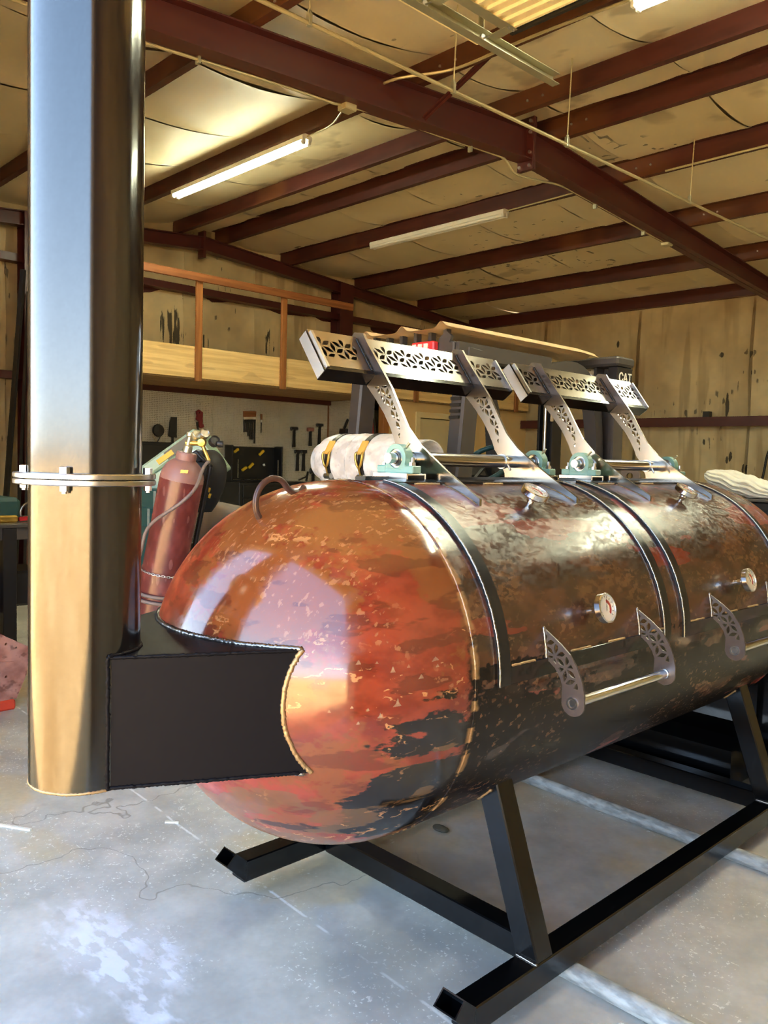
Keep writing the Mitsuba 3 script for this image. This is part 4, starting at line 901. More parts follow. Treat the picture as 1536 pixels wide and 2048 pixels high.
# black tool cabinets against the pegboard
t = thing('tool_cabinet', 'black tool cabinet with an open hutch holding yellow clips, standing against the pegboard', 'cabinet')
part(t, 'chest', box(-10.52, -10.0, 6.72, 8.15, 0.06, 1.17, 0.01), 'm_cabinet', smooth=False)
part(t, 'hutch_back', box(-10.52, -10.5, 6.81, 7.7, 1.2, 1.69), 'm_cabinet', smooth=False)
for y in (6.80, 7.70): part(t, 'hutch_side', box(-10.5, -10.3, y - 0.012, y + 0.012, 1.17, 1.705, 0.003), 'm_cabinet', smooth=False)
part(t, 'hutch_shelf', box(-10.5, -10.32, 6.81, 7.7, 1.168, 1.19, 0.003), 'm_cabinet', smooth=False)
for j, (y0, z0) in enumerate([(6.96, 1.63), (7.42, 1.60), (7.11, 1.36), (7.23, 1.4)]):
    k = part(t, 'clip', bar((-10.47, y0 - 0.03, z0 - 0.03), (-10.47, y0 + 0.05, z0 + 0.02 + 0.02 * (j % 2)), 0.03, 0.035), 'm_yellow', smooth=False)
for z in (0.35, 0.6, 0.85, 1.05):
    k = part(t, 'drawer', box(-10.005, -9.985, 6.78, 8.09, z - 0.1, z + 0.08, 0.004), 'm_cabinet', smooth=False)
    part(k, 'handle', box(-9.985, -9.965, 7.0, 7.86, z + 0.03, z + 0.045), 'm_tool', smooth=False)
part(t, 'knob', trimesh.creation.icosphere(2, 0.02).apply_translation([-10.47, 7.48, 1.42]), 'm_white', smooth=True)
for y in (6.9, 7.63): part(t, 'stay_rod', bar((-10.31, y, 1.22), (-10.31, y, 1.5), 0.008, 0.008), 'm_steel', smooth=False)
t = thing('storage_cabinet', 'tall plain black cabinet behind the green welder, partly hidden by the chimney', 'cabinet')
part(t, 'body', box(-10.5, -10.0, 4.95, 5.72, 0.05, 1.70, 0.01), 'm_cabinet', smooth=False)
part(t, 'panel', box(-10.0, -9.985, 5.0, 5.68, 0.2, 1.66, 0.004), 'm_cabinet', smooth=False)
tb = thing('clamp', 'small black clamp lying on the tool cabinet right of its hutch', 'clamp')
part(tb, 'bar', bar((-10.2, 7.95, 1.195), (-10.2, 8.12, 1.26), 0.02, 0.02), 'm_tool', smooth=False)
part(tb, 'jaw', cat(bar((-10.2, 8.1, 1.18), (-10.2, 8.13, 1.33), 0.02, 0.03), ), 'm_tool', smooth=False)

# ------------------------------------------------------------------ welding corner left of the tank
gdir = np.array([0.075, 0.043, 0.42]); gdir /= np.linalg.norm(gdir); gtop = np.array([-3.612, 2.085, 1.381])
gb = gtop - gdir * ((1.381 - 0.13) / gdir[2]); GL = np.linalg.norm(gtop - gb)
t = thing('gas_cylinder', 'dark red welding gas cylinder with brass regulator leaning behind the tank head', 'gas cylinder')
part(t, 'body', lathe([(0, 0), (0.095, 0), (0.106, 0.015), (0.106, GL + 0.03)], 48, gb, gdir), 'm_gas', smooth=40)
part(t, 'shoulder', lathe([(0.106, GL + 0.03), (0.1045, GL + 0.05), (0.099, GL + 0.072), (0.089, GL + 0.094), (0.075, GL + 0.112), (0.058, GL + 0.126), (0.045, GL + 0.134), (0.043, GL + 0.14)], 48, gb, gdir), 'm_gasshoulder', smooth=40)
part(t, 'neck_ring', lathe([(0.04, GL + 0.122), (0.049, GL + 0.124), (0.05, GL + 0.128), (0.05, GL + 0.16), (0.046, GL + 0.168), (0.02, GL + 0.17)], 36, gb, gdir), 'm_gasshoulder', smooth=30)
neck = gb + gdir * (GL + 0.17)
part(t, 'valve', cat(lathe([(0.024, -0.01), (0.022, 0.03), (0.014, 0.034), (0.014, 0.075), (0.02, 0.08), (0.02, 0.095), (0, 0.097)], 20, neck, gdir)), 'm_zinc')
rt = np.array([0.693, 0.721, 0.0]); tw = np.array([0.721, -0.693, 0.0])
rc = neck + gdir * 0.045
rg = part(t, 'regulator', rod(rc - rt * 0.015, rc + rt * 0.06, 0.012, 16), 'm_brass')
part(rg, 'body', lathe([(0, -0.022), (0.018, -0.02), (0.022, 0), (0.018, 0.022), (0, 0.025)], 24, rc + rt * 0.065 + np.array([0, 0, 0.004]), tw), 'm_brass')
part(rg, 'outlet', rod(rc + rt * 0.068 - np.array([0, 0, 0.012]), rc + rt * 0.1 - np.array([0, 0, 0.085]), 0.009, 12), 'm_brass')
for off, r_, mt in ((rt * 0.035 + np.array([0, 0, 0.04]), 0.022, 'm_zinc'), (rt * 0.075 + np.array([0, 0, 0.045]), 0.025, 'm_steel'), (rt * 0.125 + np.array([0, 0, 0.012]), 0.026, 'm_tool')):
    part(rg, 'gauge', lathe([(0, -0.016), (r_, -0.016), (r_, 0.012), (r_ * 0.86, 0.014), (r_ * 0.86, 0.009), (0, 0.009)], 24, rc + off, tw * 0.6 + rt * 0.5 + np.array([0, 0, 0.35])), mt)
part(rg, 'adjusting_knob', lathe([(0, 0), (0.015, 0), (0.018, 0.008), (0.016, 0.026), (0, 0.028)], 14, rc + rt * 0.14, rt), 'm_tool')
part(t, 'sticker', extrude(sbox(-0.018, -0.008, 0.018, 0.008), 0.0015, gtop + gdir * 0.075 + tw * 0.104 + rt * 0.03, rt, gdir), 'm_tag', smooth=False)
hs = smoothpath([rc + rt * 0.1 - np.array([0, 0, 0.085]), (-3.45, 2.10, 1.44), (-3.41, 2.04, 1.37), (-3.44, 1.975, 1.30), (-3.53, 1.925, 1.235), (-3.60, 1.90, 1.17), (-3.63, 1.89, 1.08), (-3.66, 1.86, 0.99)], 70)
single('gas_hose', tube(hs, 0.0085, 10), 'm_hose', 'grey gas hose running from the regulator down across the red cylinder', 'hose', smooth=True)
def ringpath(zc, r, n=40, a0=0, a1=2 * np.pi, dz=0.0):
    c = gb + gdir * ((zc - gb[2]) / gdir[2]); a, b, d = frame_of(gdir)
    return [c + r * (math.cos(q) * a + math.sin(q) * b) + d * dz * (q / 6.28) for q in np.linspace(a0, a1, n)]
t = thing('chain', 'bright steel safety chain round the lower part of the red gas cylinder', 'chain')
cpth = np.array(ringpath(0.955, 0.113, 57))
for i in range(56):
    p, q = cpth[i], cpth[i + 1]; d = (q - p) / np.linalg.norm(q - p); up = np.array([0, 0, 1.0]) if i % 2 else np.cross(d, [0, 0, 1.0])
    c = (p + q) / 2; L = 0.0095
    part(t, 'link', tube([c + d * (L * math.cos(a)) + up * (0.005 * math.sin(a)) for a in np.linspace(0, 2 * np.pi, 11)], 0.0018, 5, cap=False), 'm_bolt', smooth=True)
single('gas_hose', tube(smoothpath(ringpath(0.80, 0.117, 30, 0, 12.0, 0.03), 120), 0.009, 8), 'm_hose', 'grey hose wound twice round the foot of the red gas cylinder', 'hose', smooth=True)
t = thing('cylinder_cart', 'black two-wheeled cart carrying the red gas cylinder and the welding hood', 'cart')
part(t, 'base', bar(gb - rt * 0.16 - gdir * 0.02, gb + rt * 0.16 - gdir * 0.02, 0.28, 0.02), 'm_tool', smooth=False)
for s in (-1, 1):
    part(t, 'upright', tube([gb - tw * 0.13 + rt * 0.1 * s, gtop - tw * 0.13 + rt * 0.1 * s + gdir * 0.1], 0.013, 10), 'm_tool', smooth=True)
    part(t, 'wheel', lathe([(0.02, -0.02), (0.1, -0.025), (0.115, -0.015), (0.115, 0.015), (0.1, 0.025), (0.02, 0.02)], 28, (*(gb - tw * 0.16 + rt * 0.18 * s)[:2], 0.115), rt), 'm_rubber')
part(t, 'handle', tube([gtop - tw * 0.13 - rt * 0.1 + gdir * 0.1, gtop - tw * 0.2 + gdir * 0.17, gtop - tw * 0.13 + rt * 0.1 + gdir * 0.1], 0.013, 10), 'm_tool', smooth=True)
# welding hood hanging on the cart handle
hc = np.array([-3.80, 2.335, 1.40])
t = thing('welding_hood', 'black welding hood with yellow marks hanging behind the red gas cylinder', 'welding helmet')
U, V = np.meshgrid(np.linspace(-1.55, 1.55, 40), np.linspace(-1, 1, 40), indexing='ij')
wv = np.where(V > 0.2, np.sqrt(np.clip(1 - ((V - 0.2) / 0.84) ** 2, 0, 1)), 1 - 0.5 * np.clip((0.2 - V) / 1.2, 0, 1) ** 2.2)
P = hc + (rt * 0.8 - tw * 0.6) / 1.0 * 0.0 + (0.105 * wv * np.cos(U))[..., None] * (rt * 0.85 + tw * 0.53) + (0.12 * wv * np.sin(U))[..., None] * (tw * 0.85 - rt * 0.53) + (0.165 * V)[..., None] * np.array([0.1, 0.05, 0.99])
part(t, 'shell', grid(P), 'm_rubber', smooth=True)
part(t, 'knob', lathe([(0, 0), (0.03, 0), (0.034, 0.012), (0.028, 0.04), (0, 0.045)], 16, hc + tw * 0.085 - rt * 0.01 + np.array([0, 0, 0.13]), tw), 'm_tool')
for dz, dx in ((-0.055, 0.0), (-0.085, 0.003)):
    part(t, 'decal', bar(hc + tw * 0.109 + rt * (0.045 + dx) + np.array([0, 0, dz]), hc + tw * 0.109 + rt * (0.052 + dx) + np.array([0, 0, dz + 0.024]), 0.012, 0.003, tw), 'm_yellow', smooth=False)
# green welder tilted on its stand
e1 = (rt * 0.8 + np.array([0, 0, 0.6])); e2 = (rt * 0.6 - np.array([0, 0, 0.8])); wc = np.array([-4.30, 2.47, 1.53])
def wbox(a0, a1, b0, b1, d0, d1, bv=0.004):
    m = box(a0, a1, b0, b1, d0, d1, bv); M = np.eye(4); M[:3, 0], M[:3, 1], M[:3, 2], M[:3, 3] = e1, e2, np.cross(e1, e2) * 1.0, wc
    if np.cross(e1, e2) @ tw < 0: M[:3, 2] = -M[:3, 2]; m.apply_transform(M); m.invert(); return m
    m.apply_transform(M); return m
t = thing('welder', 'pale green welding machine with red button, standing tilted left of the gas cylinder', 'machine')
part(t, 'case', wbox(-0.26, 0.16, 0.0, 0.21, -0.3, 0.0, 0.008), 'm_mach', smooth=False)
part(t, 'lid', wbox(-0.36, 0.17, -0.075, 0.0, -0.32, 0.02, 0.012), 'm_mach', smooth=False)
part(t, 'lid_trim', wbox(-0.06, 0.165, -0.06, -0.012, 0.02, 0.026, 0.002), 'm_machdark', smooth=False)
part(t, 'warning_label', wbox(-0.12, -0.01, -0.05, -0.02, 0.021, 0.028, 0.001), 'm_yellow', smooth=False)
for a, b, r_, mt in ((-0.16, 0.06, 0.019, 'm_red'), (-0.2, 0.15, 0.014, 'm_tool'), (-0.1, 0.155, 0.014, 'm_tool'), (0.08, 0.04, 0.016, 'm_chrome'), (0.12, 0.08, 0.016, 'm_chrome'), (0.03, 0.05, 0.014, 'm_tool')):
    o = wc + e1 * a + e2 * b; part(t, 'knob', lathe([(0, 0), (r_, 0), (r_ * 0.9, 0.016), (0, 0.018)], 18, o, tw), mt)
for a, b in ((-0.02, 0.05), (0.0, 0.09), (0.03, 0.1), (-0.05, 0.08)): part(t, 'switch', wbox(a - 0.014, a + 0.014, b - 0.008, b + 0.008, 0, 0.008, 0.001), 'm_tool', smooth=False)
fl = part(t, 'flag_sticker', wbox(-0.09, 0.0, 0.10, 0.15, 0.0, 0.0012, 0), 'm_white', smooth=False)
for k in range(3): part(fl, 'stripe', wbox(-0.09, 0.0, 0.103 + k * 0.017, 0.111 + k * 0.017, 0.0012, 0.002, 0), 'm_red', smooth=False)
part(fl, 'canton', wbox(-0.09, -0.052, 0.10, 0.124, 0.0018, 0.0026, 0), 'm_blue', smooth=False)
for a in (-0.28,): part(t, 'frame_bar', cat(wbox(a, a + 0.02, 0.2, 0.5, -0.2, -0.18, 0)), 'm_steel', smooth=False)
single('welder_stand', cat(box(-4.75, -4.2, 2.5, 2.8, 0.0, 0.05), box(-4.7, -4.66, 2.62, 2.67, 0.04, 1.0), box(-4.28, -4.24, 2.62, 2.67, 0.04, 1.0), box(-4.7, -4.24, 2.62, 2.67, 0.95, 1.0)), 'm_tool', 'dark steel stand under the tilted green welder', 'stand', smooth=False)
single('wire_feeder', cat(box(-4.36, -4.16, 2.24, 2.46, 1.22, 1.34, 0.01), box(-4.31, -4.21, 2.23, 2.30, 1.12, 1.24, 0.01), box(-4.35, -4.17, 2.26, 2.44, 0.0, 1.14)), 'm_teal', 'small teal machine low between the chimney and the gas cylinder', 'machine', smooth=False)
# grey tank lying behind
t = thing('steel_tank', 'dusty grey steel tank lying on saddles behind the red gas cylinder', 'tank')
part(t, 'shell', lathe([(0, -0.52), (0.12, -0.5), (0.2, -0.46), (0.26, -0.39), (0.275, -0.32), (0.275, 0.32), (0.26, 0.39), (0.2, 0.46), (0.12, 0.5), (0, 0.52)], 48, (-4.8, 3.15, 0.93), rt * 0.2 + np.array([-0.95, 0.1, 0])), 'm_dust', smooth=40)
for dx in (-0.3, 0.3): part(t, 'saddle', box(-4.8 + dx - 0.04, -4.8 + dx + 0.04, 2.97, 3.33, 0.0, 0.72), 'm_tool', smooth=False)

# ------------------------------------------------------------------ workbench at the left edge
t = thing('workbench', 'dark steel workbench with square legs at the left edge of the photo', 'workbench')
part(t, 'top', box(-7.25, -6.38, 0.75, 2.95, 0.955, 0.98, 0.003), 'm_lift', smooth=False)
part(t, 'apron', box(-6.46, -6.41, 0.85, 2.85, 0.86, 0.953, 0.003), 'm_lift', smooth=False)
for x in (-7.15, -6.44):
    for y in (0.92, 2.26): part(t, 'leg', box(x - 0.05, x + 0.05, y - 0.05, y + 0.05, 0, 0.955, 0.004), 'm_liftdark', smooth=False)
part(t, 'lower_shelf', box(-7.2, -6.5, 0.92, 2.26, 0.3, 0.32), 'm_liftdark', smooth=False)
single('toolbox', box(-7.05, -6.6, 2.0, 2.42, 0.982, 1.17, 0.03), 'm_teal', 'dark green toolbox on the workbench beside the chimney', 'toolbox', smooth=False)
t = thing('sledge_hammer', 'brass coloured hammer lying on the workbench in front of the green toolbox', 'hammer')
part(t, 'head', bar((-6.52, 2.2, 1.012), (-6.52, 2.36, 1.012), 0.055, 0.055, b=0.012), 'm_brass', smooth=False)
part(t, 'handle', rod((-6.52, 2.28, 1.008), (-6.56, 1.88, 0.998), 0.014, 12), 'm_wood')
t = thing('spring_clamp', 'red handled clamp on the workbench right against the chimney', 'clamp')
part(t, 'handle', bar((-6.6, 2.4, 1.0), (-6.6, 2.56, 1.02), 0.03, 0.03), 'm_red', smooth=False)
part(t, 'frame', tube(smoothpath([(-6.6, 2.42, 1.02), (-6.6, 2.43, 1.1), (-6.6, 2.48, 1.13), (-6.6, 2.54, 1.1), (-6.6, 2.55, 1.03)], 24), 0.01, 8), 'm_steel', smooth=True)
single('steel_rule', box(-6.50, -6.44, 2.0, 2.5, 0.981, 0.985), 'm_steel', 'flat bright steel bar along the front of the workbench', 'bar', smooth=False)
single('storage_bin', box(-7.0, -6.55, 1.2, 2.6, 0.325, 0.6, 0.02), 'm_liftdark', 'dark bin on the lower shelf of the workbench', 'bin', smooth=False)
for i, (y0, y1, w) in enumerate([(3.42, 3.80, 0.05), (3.60, 3.86, 0.03), (3.70, 3.90, 0.03), (3.80, 3.93, 0.03)]):
    single('steel_bar', bar((-10.0, y0, 0.0), (-10.3, y1, 3.7 - 0.25 * i), w, w), 'm_liftdark', ['thickest', 'second', 'third', 'rightmost'][i] + ' of the dark steel bars leaning on the left wall behind the workbench', 'steel bar', 'bars leaning on the left wall', smooth=False)
t = thing('loader_bucket', 'rusty pink metal scoop with an orange lip on the floor left of the chimney', 'scoop')
sidep = Polygon([(1.2, 0.70), (1.69, 0.47), (1.875, 0.36), (1.86, 0.2), (1.80, 0.06), (1.2, 0.06)]).difference(shapely.union_all([Point(1.74, 0.395).buffer(0.008), Point(1.8, 0.365).buffer(0.006), Point(1.74, 0.2).buffer(0.008)]))
part(t, 'side_plate', extrude(sidep, 0.012, (-5.0, 0, 0), (0, 1, 0), (0, 0, 1)), 'm_rust', smooth=False)
part(t, 'side_plate', extrude(sidep, 0.012, (-6.0, 0, 0), (0, 1, 0), (0, 0, 1)), 'm_rust', smooth=False)
sc = smoothpath([(0, 1.69, 0.47), (0, 1.8, 0.34), (0, 1.78, 0.18), (0, 1.6, 0.07), (0, 1.2, 0.06)], 30)
part(t, 'shell', cat(grid(np.stack([sc + [-5.99, 0, 0], sc + [-5.0, 0, 0]])), grid(np.stack([sc + [-5.99, -0.01, 0.01], sc + [-5.0, -0.01, 0.01]]))), 'm_rust', smooth=True, kind='stuff')
part(t, 'fold', bar((-4.985, 1.2, 0.36), (-4.985, 1.78, 0.27), 0.012, 0.03), 'm_rust', smooth=False)
part(t, 'lip', box(-6.0, -4.97, 1.2, 1.79, 0.0, 0.06, 0.01), 'm_orange', smooth=False)

# ------------------------------------------------------------------ forklift behind the smoker
t = thing('forklift', 'dark grey forklift with a corrugated sheet roof parked behind the smoker', 'forklift')
FX0, FX1 = -3.98, -3.06
part(t, 'counterweight', extrude(Polygon([(3.2, 0.35), (3.15, 1.1), (3.22, 1.3), (3.8, 1.3), (3.8, 0.3)]), 1.0, (-4.02, 0, 0), (0, 1, 0), (0, 0, 1)), 'm_lift', smooth=False)
part(t, 'chassis', box(-3.95, -3.1, 3.8, 4.85, 0.25, 0.95, 0.03), 'm_liftdark', smooth=False)
part(t, 'dashboard', extrude(Polygon([(4.5, 0.95), (4.38, 1.45), (4.55, 1.52), (4.85, 1.45), (4.85, 0.95)]), 0.8, (-3.92, 0, 0), (0, 1, 0), (0, 0, 1)), 'm_liftdark', smooth=False)
part(t, 'seat', cat(box(-3.78, -3.3, 3.85, 4.3, 0.95, 1.1, 0.04), box(-3.78, -3.3, 3.8, 3.92, 1.1, 1.35, 0.04)), 'm_rubber', smooth=False, kind='stuff')
for x in (FX0 + 0.04, FX1 - 0.02):
    lg = part(t, 'rear_pillar', bar((x, 3.52, 1.28), (x, 3.60, 2.18), 0.10, 0.14, (0, 1, 0), 0.012), 'm_lift', smooth=False)
    if x > -3.5:
        for k in range(5): part(lg, 'louvre', box(x - 0.034, x + 0.034, 3.478 + 0.0035 * k, 3.494 + 0.0035 * k, 1.775 + k * 0.035, 1.792 + k * 0.035), 'm_tool', smooth=False)
    gpath = [(3.46, 2.155), (4.55, 2.155), (4.72, 2.12), (4.82, 2.03), (4.88, 1.9), (4.93, 1.45), (4.95, 0.95)]
    pl = np.array([(x, a, b) for a, b in gpath]); q = smoothpath(pl, 40); q[:14] = np.stack([np.full(14, x), np.linspace(3.46, q[14][1], 14), np.full(14, 2.155)], 1)
    part(t, 'guard_rail', cat(*[bar(q[i], q[i + 1] + (q[i + 1] - q[i]) * 0.1, 0.09, 0.085) for i in range(len(q) - 1)]), 'm_lift', smooth=False, kind='stuff')
part(t, 'guard_beam', box(FX0, FX1, 3.44, 3.52, 2.12, 2.2, 0.008), 'm_lift', smooth=False)
part(t, 'guard_beam', box(FX0, FX1, 4.62, 4.70, 2.1, 2.18, 0.008), 'm_lift', smooth=False)
for y in np.arange(3.66, 4.6, 0.13): part(t, 'guard_bar', box(FX0 + 0.05, FX1 - 0.05, y - 0.02, y + 0.02, 2.13, 2.18, 0.004), 'm_liftdark', smooth=False)
for x in np.arange(FX0 + 0.03, FX1 + 0.01, 0.115): part(t, 'roof_support', box(x - 0.012, x + 0.012, 3.46, 3.5, 2.19, 2.275), 'm_lift', smooth=False)
px = np.linspace(-4.1, -3.05, 140); ph = ((px + 3.105) / 0.305 + 0.5) % 1.0 - 0.5
pzv = 2.268 + 0.035 * np.exp(-(ph / 0.11) ** 2)
P = np.stack([np.stack([px, np.full_like(px, y), pzv - (0.012 if y > 4.85 else 0)], -1) for y in (3.38, 4.0, 4.7, 4.9)])
part(t, 'roof_sheet', cat(grid(P), grid(P[::-1] - [0, 0, 0.004])), 'm_sheet', smooth=True)
tl = part(t, 'tail_light', box(-3.345, -3.17, 3.395, 3.44, 2.15, 2.205, 0.008), 'm_lens', smooth=False)
for k in range(3): part(tl, 'reflector', box(-3.33 + k * 0.045, -3.30 + k * 0.045, 3.388, 3.396, 2.163, 2.192, 0.001), 'm_white', smooth=False)
part(t, 'light_bracket', extrude(Polygon([(-3.17, 2.15), (-3.1, 2.17), (-3.08, 2.23), (-3.12, 2.26), (-3.17, 2.22)]), 0.02, (0, 3.46, 0), (1, 0, 0), (0, 0, 1)), 'm_lift', smooth=False)
sw_ = part(t, 'steering_wheel', tube([np.array([-3.44, 4.22, 1.525]) + 0.185 * math.cos(a) * np.array([1, 0, 0.0]) + 0.185 * math.sin(a) * np.array([0, 0.75, 0.66]) for a in np.linspace(0, 2 * np.pi, 49)], 0.017, 10, cap=False), 'm_teal', smooth=True)
part(sw_, 'hub', rod((-3.44, 4.22, 1.525), (-3.44, 4.42, 1.3), 0.03, 14), 'm_rubber')
for a in (0.4, 2.74, 4.7): part(sw_, 'spoke', bar((-3.44, 4.22, 1.52), np.array([-3.44, 4.22, 1.525]) + 0.18 * math.cos(a) * np.array([1, 0, 0.0]) + 0.18 * math.sin(a) * np.array([0, 0.75, 0.66]), 0.025, 0.01), 'm_rubber', smooth=False)
def channel(x, y, w, d, z0, z1):
    return cat(box(x - w / 2, x - w / 2 + 0.02, y - d / 2, y + d / 2, z0, z1, 0.003), box(x + w / 2 - 0.02, x + w / 2, y - d / 2, y + d / 2, z0, z1, 0.003), box(x - w / 2, x + w / 2, y + d / 2 - 0.02, y + d / 2, z0, z1, 0.003))
part(t, 'mast_upright', channel(-3.5, 5.0, 0.13, 0.12, 0.1, 2.16), 'm_liftdark', smooth=False)
part(t, 'mast_upright', channel(-3.03, 5.0, 0.17, 0.12, 0.1, 2.2), 'm_lift', smooth=False)
part(t, 'lift_cylinder', rod((-3.495, 4.94, 0.4), (-3.495, 4.94, 2.15), 0.017, 16), 'm_steel')
part(t, 'lift_cylinder', rod((-3.13, 4.93, 0.4), (-3.13, 4.93, 2.15), 0.022, 16), 'm_steel')
part(t, 'mast_cap', cat(box(-3.36, -2.91, 4.9, 5.12, 2.2, 2.262, 0.03)), 'm_lift', smooth=30)
part(t, 'mast_crosshead', cat(box(-3.33, -3.13, 4.96, 5.05, 2.02, 2.2, 0.02)), 'm_sheet', smooth=False)
mp = part(t, 'name_plate', box(-3.0, -2.925, 4.93, 5.12, 2.0, 2.2, 0.008), 'm_liftdark', smooth=False)
lt = meshkit.text_mesh('CAT', 0.058, 0.003, True); lt.apply_transform(np.array([[0, 0, 1, -2.9255], [1, 0, 0, 4.94], [0, 1, 0, 2.10], [0, 0, 0, 1.0]]))
part(mp, 'lettering', lt, 'm_white', smooth=False, kind='stuff')
part(t, 'hose', tube(smoothpath([(-3.43, 4.93, 2.1), (-3.425, 4.92, 1.95), (-3.43, 4.925, 1.84)], 16), 0.012, 8), 'm_sheet', smooth=True)
for x in (-3.98, -3.07):
    for y, r_ in ((3.45, 0.22), (4.75, 0.28)):
        part(t, 'wheel', lathe([(0.05, -0.07), (r_ * 0.55, -0.08), (r_ * 0.6, -0.06), (r_ * 0.95, -0.08), (r_, -0.06), (r_, 0.06), (r_ * 0.95, 0.08), (r_ * 0.6, 0.06), (r_ * 0.55, 0.08), (0.05, 0.07)], 32, (x, y, r_), 'x'), 'm_rubber')
part(t, 'cradle', box(-3.85, -2.98, 3.02, 3.35, 1.3, 1.37, 0.01), 'm_lift', smooth=False)
single('hang_tag', box(-3.315, -3.235, 4.19, 4.195, 2.118, 2.16, 0.001), 'm_tag', 'small yellow tag hanging under the forklift guard above the second counterweight box', 'tag', smooth=False)
# propane cylinder strapped on the forklift
lx0, ly, lz, lr = -3.33, 3.08, 1.52, 0.155
t = thing('propane_cylinder', 'white propane cylinder strapped across the back of the forklift', 'gas cylinder')
part(t, 'body', lathe([(0, -0.36), (0.07, -0.355), (0.115, -0.335), (0.145, -0.295), (lr, -0.24), (lr, 0.24), (0.145, 0.295), (0.115, 0.335), (0.07, 0.355), (0, 0.36)], 64, (lx0, ly, lz), 'x'), 'm_lpg', smooth=40)
part(t, 'weld_seam', tube([(lx0 - 0.03, ly + (lr + 0.001) * math.cos(a), lz + (lr + 0.001) * math.sin(a)) for a in np.linspace(0, 2 * np.pi, 65)], 0.003, 6, cap=False), 'm_lpg', smooth=True)
part(t, 'foot_ring', lathe([(0.10, -0.38), (0.106, -0.38), (0.106, -0.33), (0.10, -0.33), (0.10, -0.38)], 40, (lx0, ly, lz), 'x'), 'm_lpg', smooth=30)
part(t, 'collar', lathe([(0.118, 0.30), (0.125, 0.30), (0.125, 0.45), (0.118, 0.45), (0.118, 0.30)], 40, (lx0, ly, lz), 'x'), 'm_lpg', smooth=30)
part(t, 'valve', cat(rod((lx0 + 0.35, ly, lz), (lx0 + 0.42, ly, lz), 0.025, 14)), 'm_brass')
for dx in (-0.17, 0.1):
    x = lx0 + dx
    s_ = part(t, 'strap', lathe([(lr + 0.001, -0.02), (lr + 0.004, -0.02), (lr + 0.004, 0.02), (lr + 0.001, 0.02), (lr + 0.001, -0.02)], 48, (x, ly, lz), 'x'), 'm_liftdark', smooth=30)
    def rp(a, r_): return np.array([x, ly - r_ * math.cos(a), lz + r_ * math.sin(a)])
    part(s_, 'latch_plate', bar(rp(0.75, lr + 0.009), rp(0.25, lr + 0.012), 0.045, 0.008, rp(0.5, 1) - rp(0.5, 0)), 'm_tag', smooth=False)
    part(s_, 'hook', tube(smoothpath([rp(0.3, lr + 0.012) + [-0.02, 0, 0], rp(0.0, lr + 0.014) + [-0.02, 0, 0], rp(-0.18, lr + 0.014), rp(0.0, lr + 0.014) + [0.02, 0, 0], rp(0.3, lr + 0.012) + [0.02, 0, 0]], 24), 0.007, 8), 'm_brass', smooth=True)
    part(s_, 'tie_bolt', rod(rp(-0.15, lr + 0.014), rp(-0.5, lr + 0.016), 0.005, 10), 'm_brass')
    part(s_, 'wing_nut', rod(rp(-0.5, lr + 0.012) + [-0.025, 0, 0], rp(-0.5, lr + 0.012) + [0.025, 0, 0], 0.016, 14), 'm_steel')
    part(s_, 'strap_end', bar(rp(-0.45, lr + 0.006), rp(-0.95, lr + 0.006), 0.04, 0.006, rp(-0.7, 1) - rp(-0.7, 0)), 'm_lift', smooth=False)

# ------------------------------------------------------------------ right background
t = thing('storage_locker', 'black metal locker behind the far end of the smoker', 'cabinet')
part(t, 'body', box(-3.7, -2.3, 7.0, 7.6, 0.05, 1.27, 0.01), 'm_cabinet', smooth=False)
part(t, 'top_rim', box(-3.72, -2.28, 6.98, 7.62, 1.27, 1.29, 0.004), 'm_lift', smooth=False)
part(t, 'front_panel', box(-3.6, -2.4, 6.985, 7.0, 0.2, 1.2, 0.004), 'm_cabinet', smooth=False)
U, V = np.meshgrid(np.linspace(0, 2 * np.pi, 160), np.linspace(-1, 1, 70), indexing='ij')
env = (1 - np.abs(V) ** 3.5) ** 0.5
a_ = np.stack([np.cos(U) * 1.3, np.sin(U) * 1.3, V * 2.4], -1)
rr = 0.62 + 0.4 * meshkit.fbm(a_ * 1.4, 4, 3) + 0.14 * np.abs(np.sin(7 * np.sin(U) + 3.2 * V + 2.5 * meshkit.noise(a_ * 1.2, 5)))
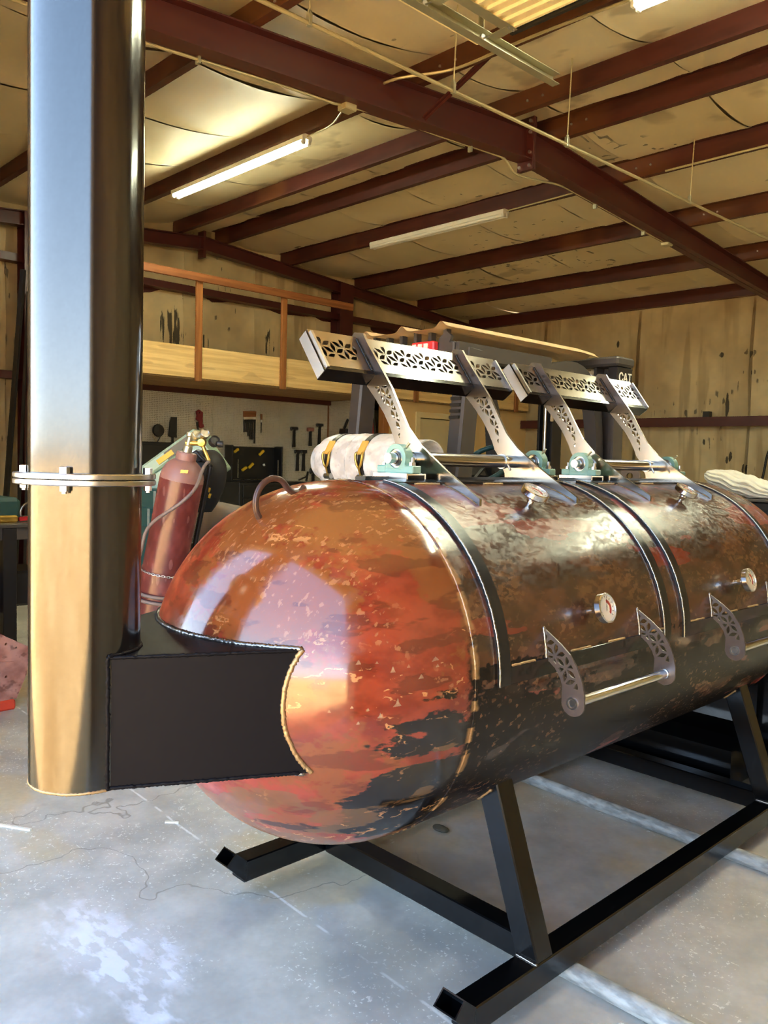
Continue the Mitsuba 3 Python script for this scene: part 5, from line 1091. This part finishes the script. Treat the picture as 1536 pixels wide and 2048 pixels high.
P = np.stack([-3.06 + 0.33 * V, 7.3 + 0.17 * env * rr * np.cos(U) * 1.2, 1.405 - 0.07 * V + 0.105 * env * rr * np.sin(U)], -1)
P[..., 2] = np.maximum(P[..., 2], 1.292)
single('insulation_bundle', grid(P), 'm_cloth', 'crumpled white sheeting piled on the black locker behind the smoker', 'sheeting', smooth=True)
single('cardboard_roll', lathe([(0.03, -0.07), (0.09, -0.07), (0.09, 0.07), (0.03, 0.07), (0.03, -0.07)], 32, (-3.92, 6.9, 1.45), (0.4, -0.9, 0.0)), 'm_dust', 'brown roll behind the second hinge shaft, right of the forklift mast', 'roll')
single('roll_stand', box(-4.05, -3.8, 6.8, 7.0, 0.0, 1.36), 'm_liftdark', 'dark post carrying the brown roll behind the smoker', 'stand', smooth=False)
single('hanging_cable', tube(smoothpath([(-4.4, 12.38, 2.22), (-4.6, 12.4, 2.05), (-4.81, 12.4, 1.87), (-4.88, 12.4, 1.6), (-4.96, 12.4, 1.31)], 30), 0.018, 8), 'm_rubber', 'black cable hanging from the girt on the far wall at the right edge', 'cable', smooth=True)
for i, (x, w) in enumerate([(-5.82, 0.05), (-4.3, 0.03)]):
    single('girt_clip', box(x - w, x + w, YW - 0.2, YW - 0.1, 2.336, 2.42 - 0.03 * i), 'm_tool', ['small dark block', 'small dark clip'][i] + ' standing on the girt of the far wall' + [', left one', ', right one'][i], 'clip', smooth=False)

# ------------------------------------------------------------------ litter on the floor
single('wood_sliver', bar((-3.44, 1.17, 0.004), (-3.31, 1.25, 0.004), 0.012, 0.008), 'm_white', 'thin white sliver on the concrete at the left edge below the chimney', 'sliver', smooth=False)
single('paper_scrap', bar((-3.03, 1.695, 0.003), (-2.99, 1.735, 0.003), 0.012, 0.006), 'm_white', 'tiny white scrap on the concrete under the duct', 'scrap', smooth=False)
gv = trimesh.creation.icosphere(2, 0.03); gv.vertices *= (1 + 0.5 * (meshkit.noise(gv.vertices * 60) - 0.5))[:, None] * [1.3, 0.8, 0.35]; gv.apply_translation([-2.23, 2.52, 0.009])
single('dirt_clod', gv, 'm_machdark', 'small dark clod on the concrete under the tank belly', 'clod')
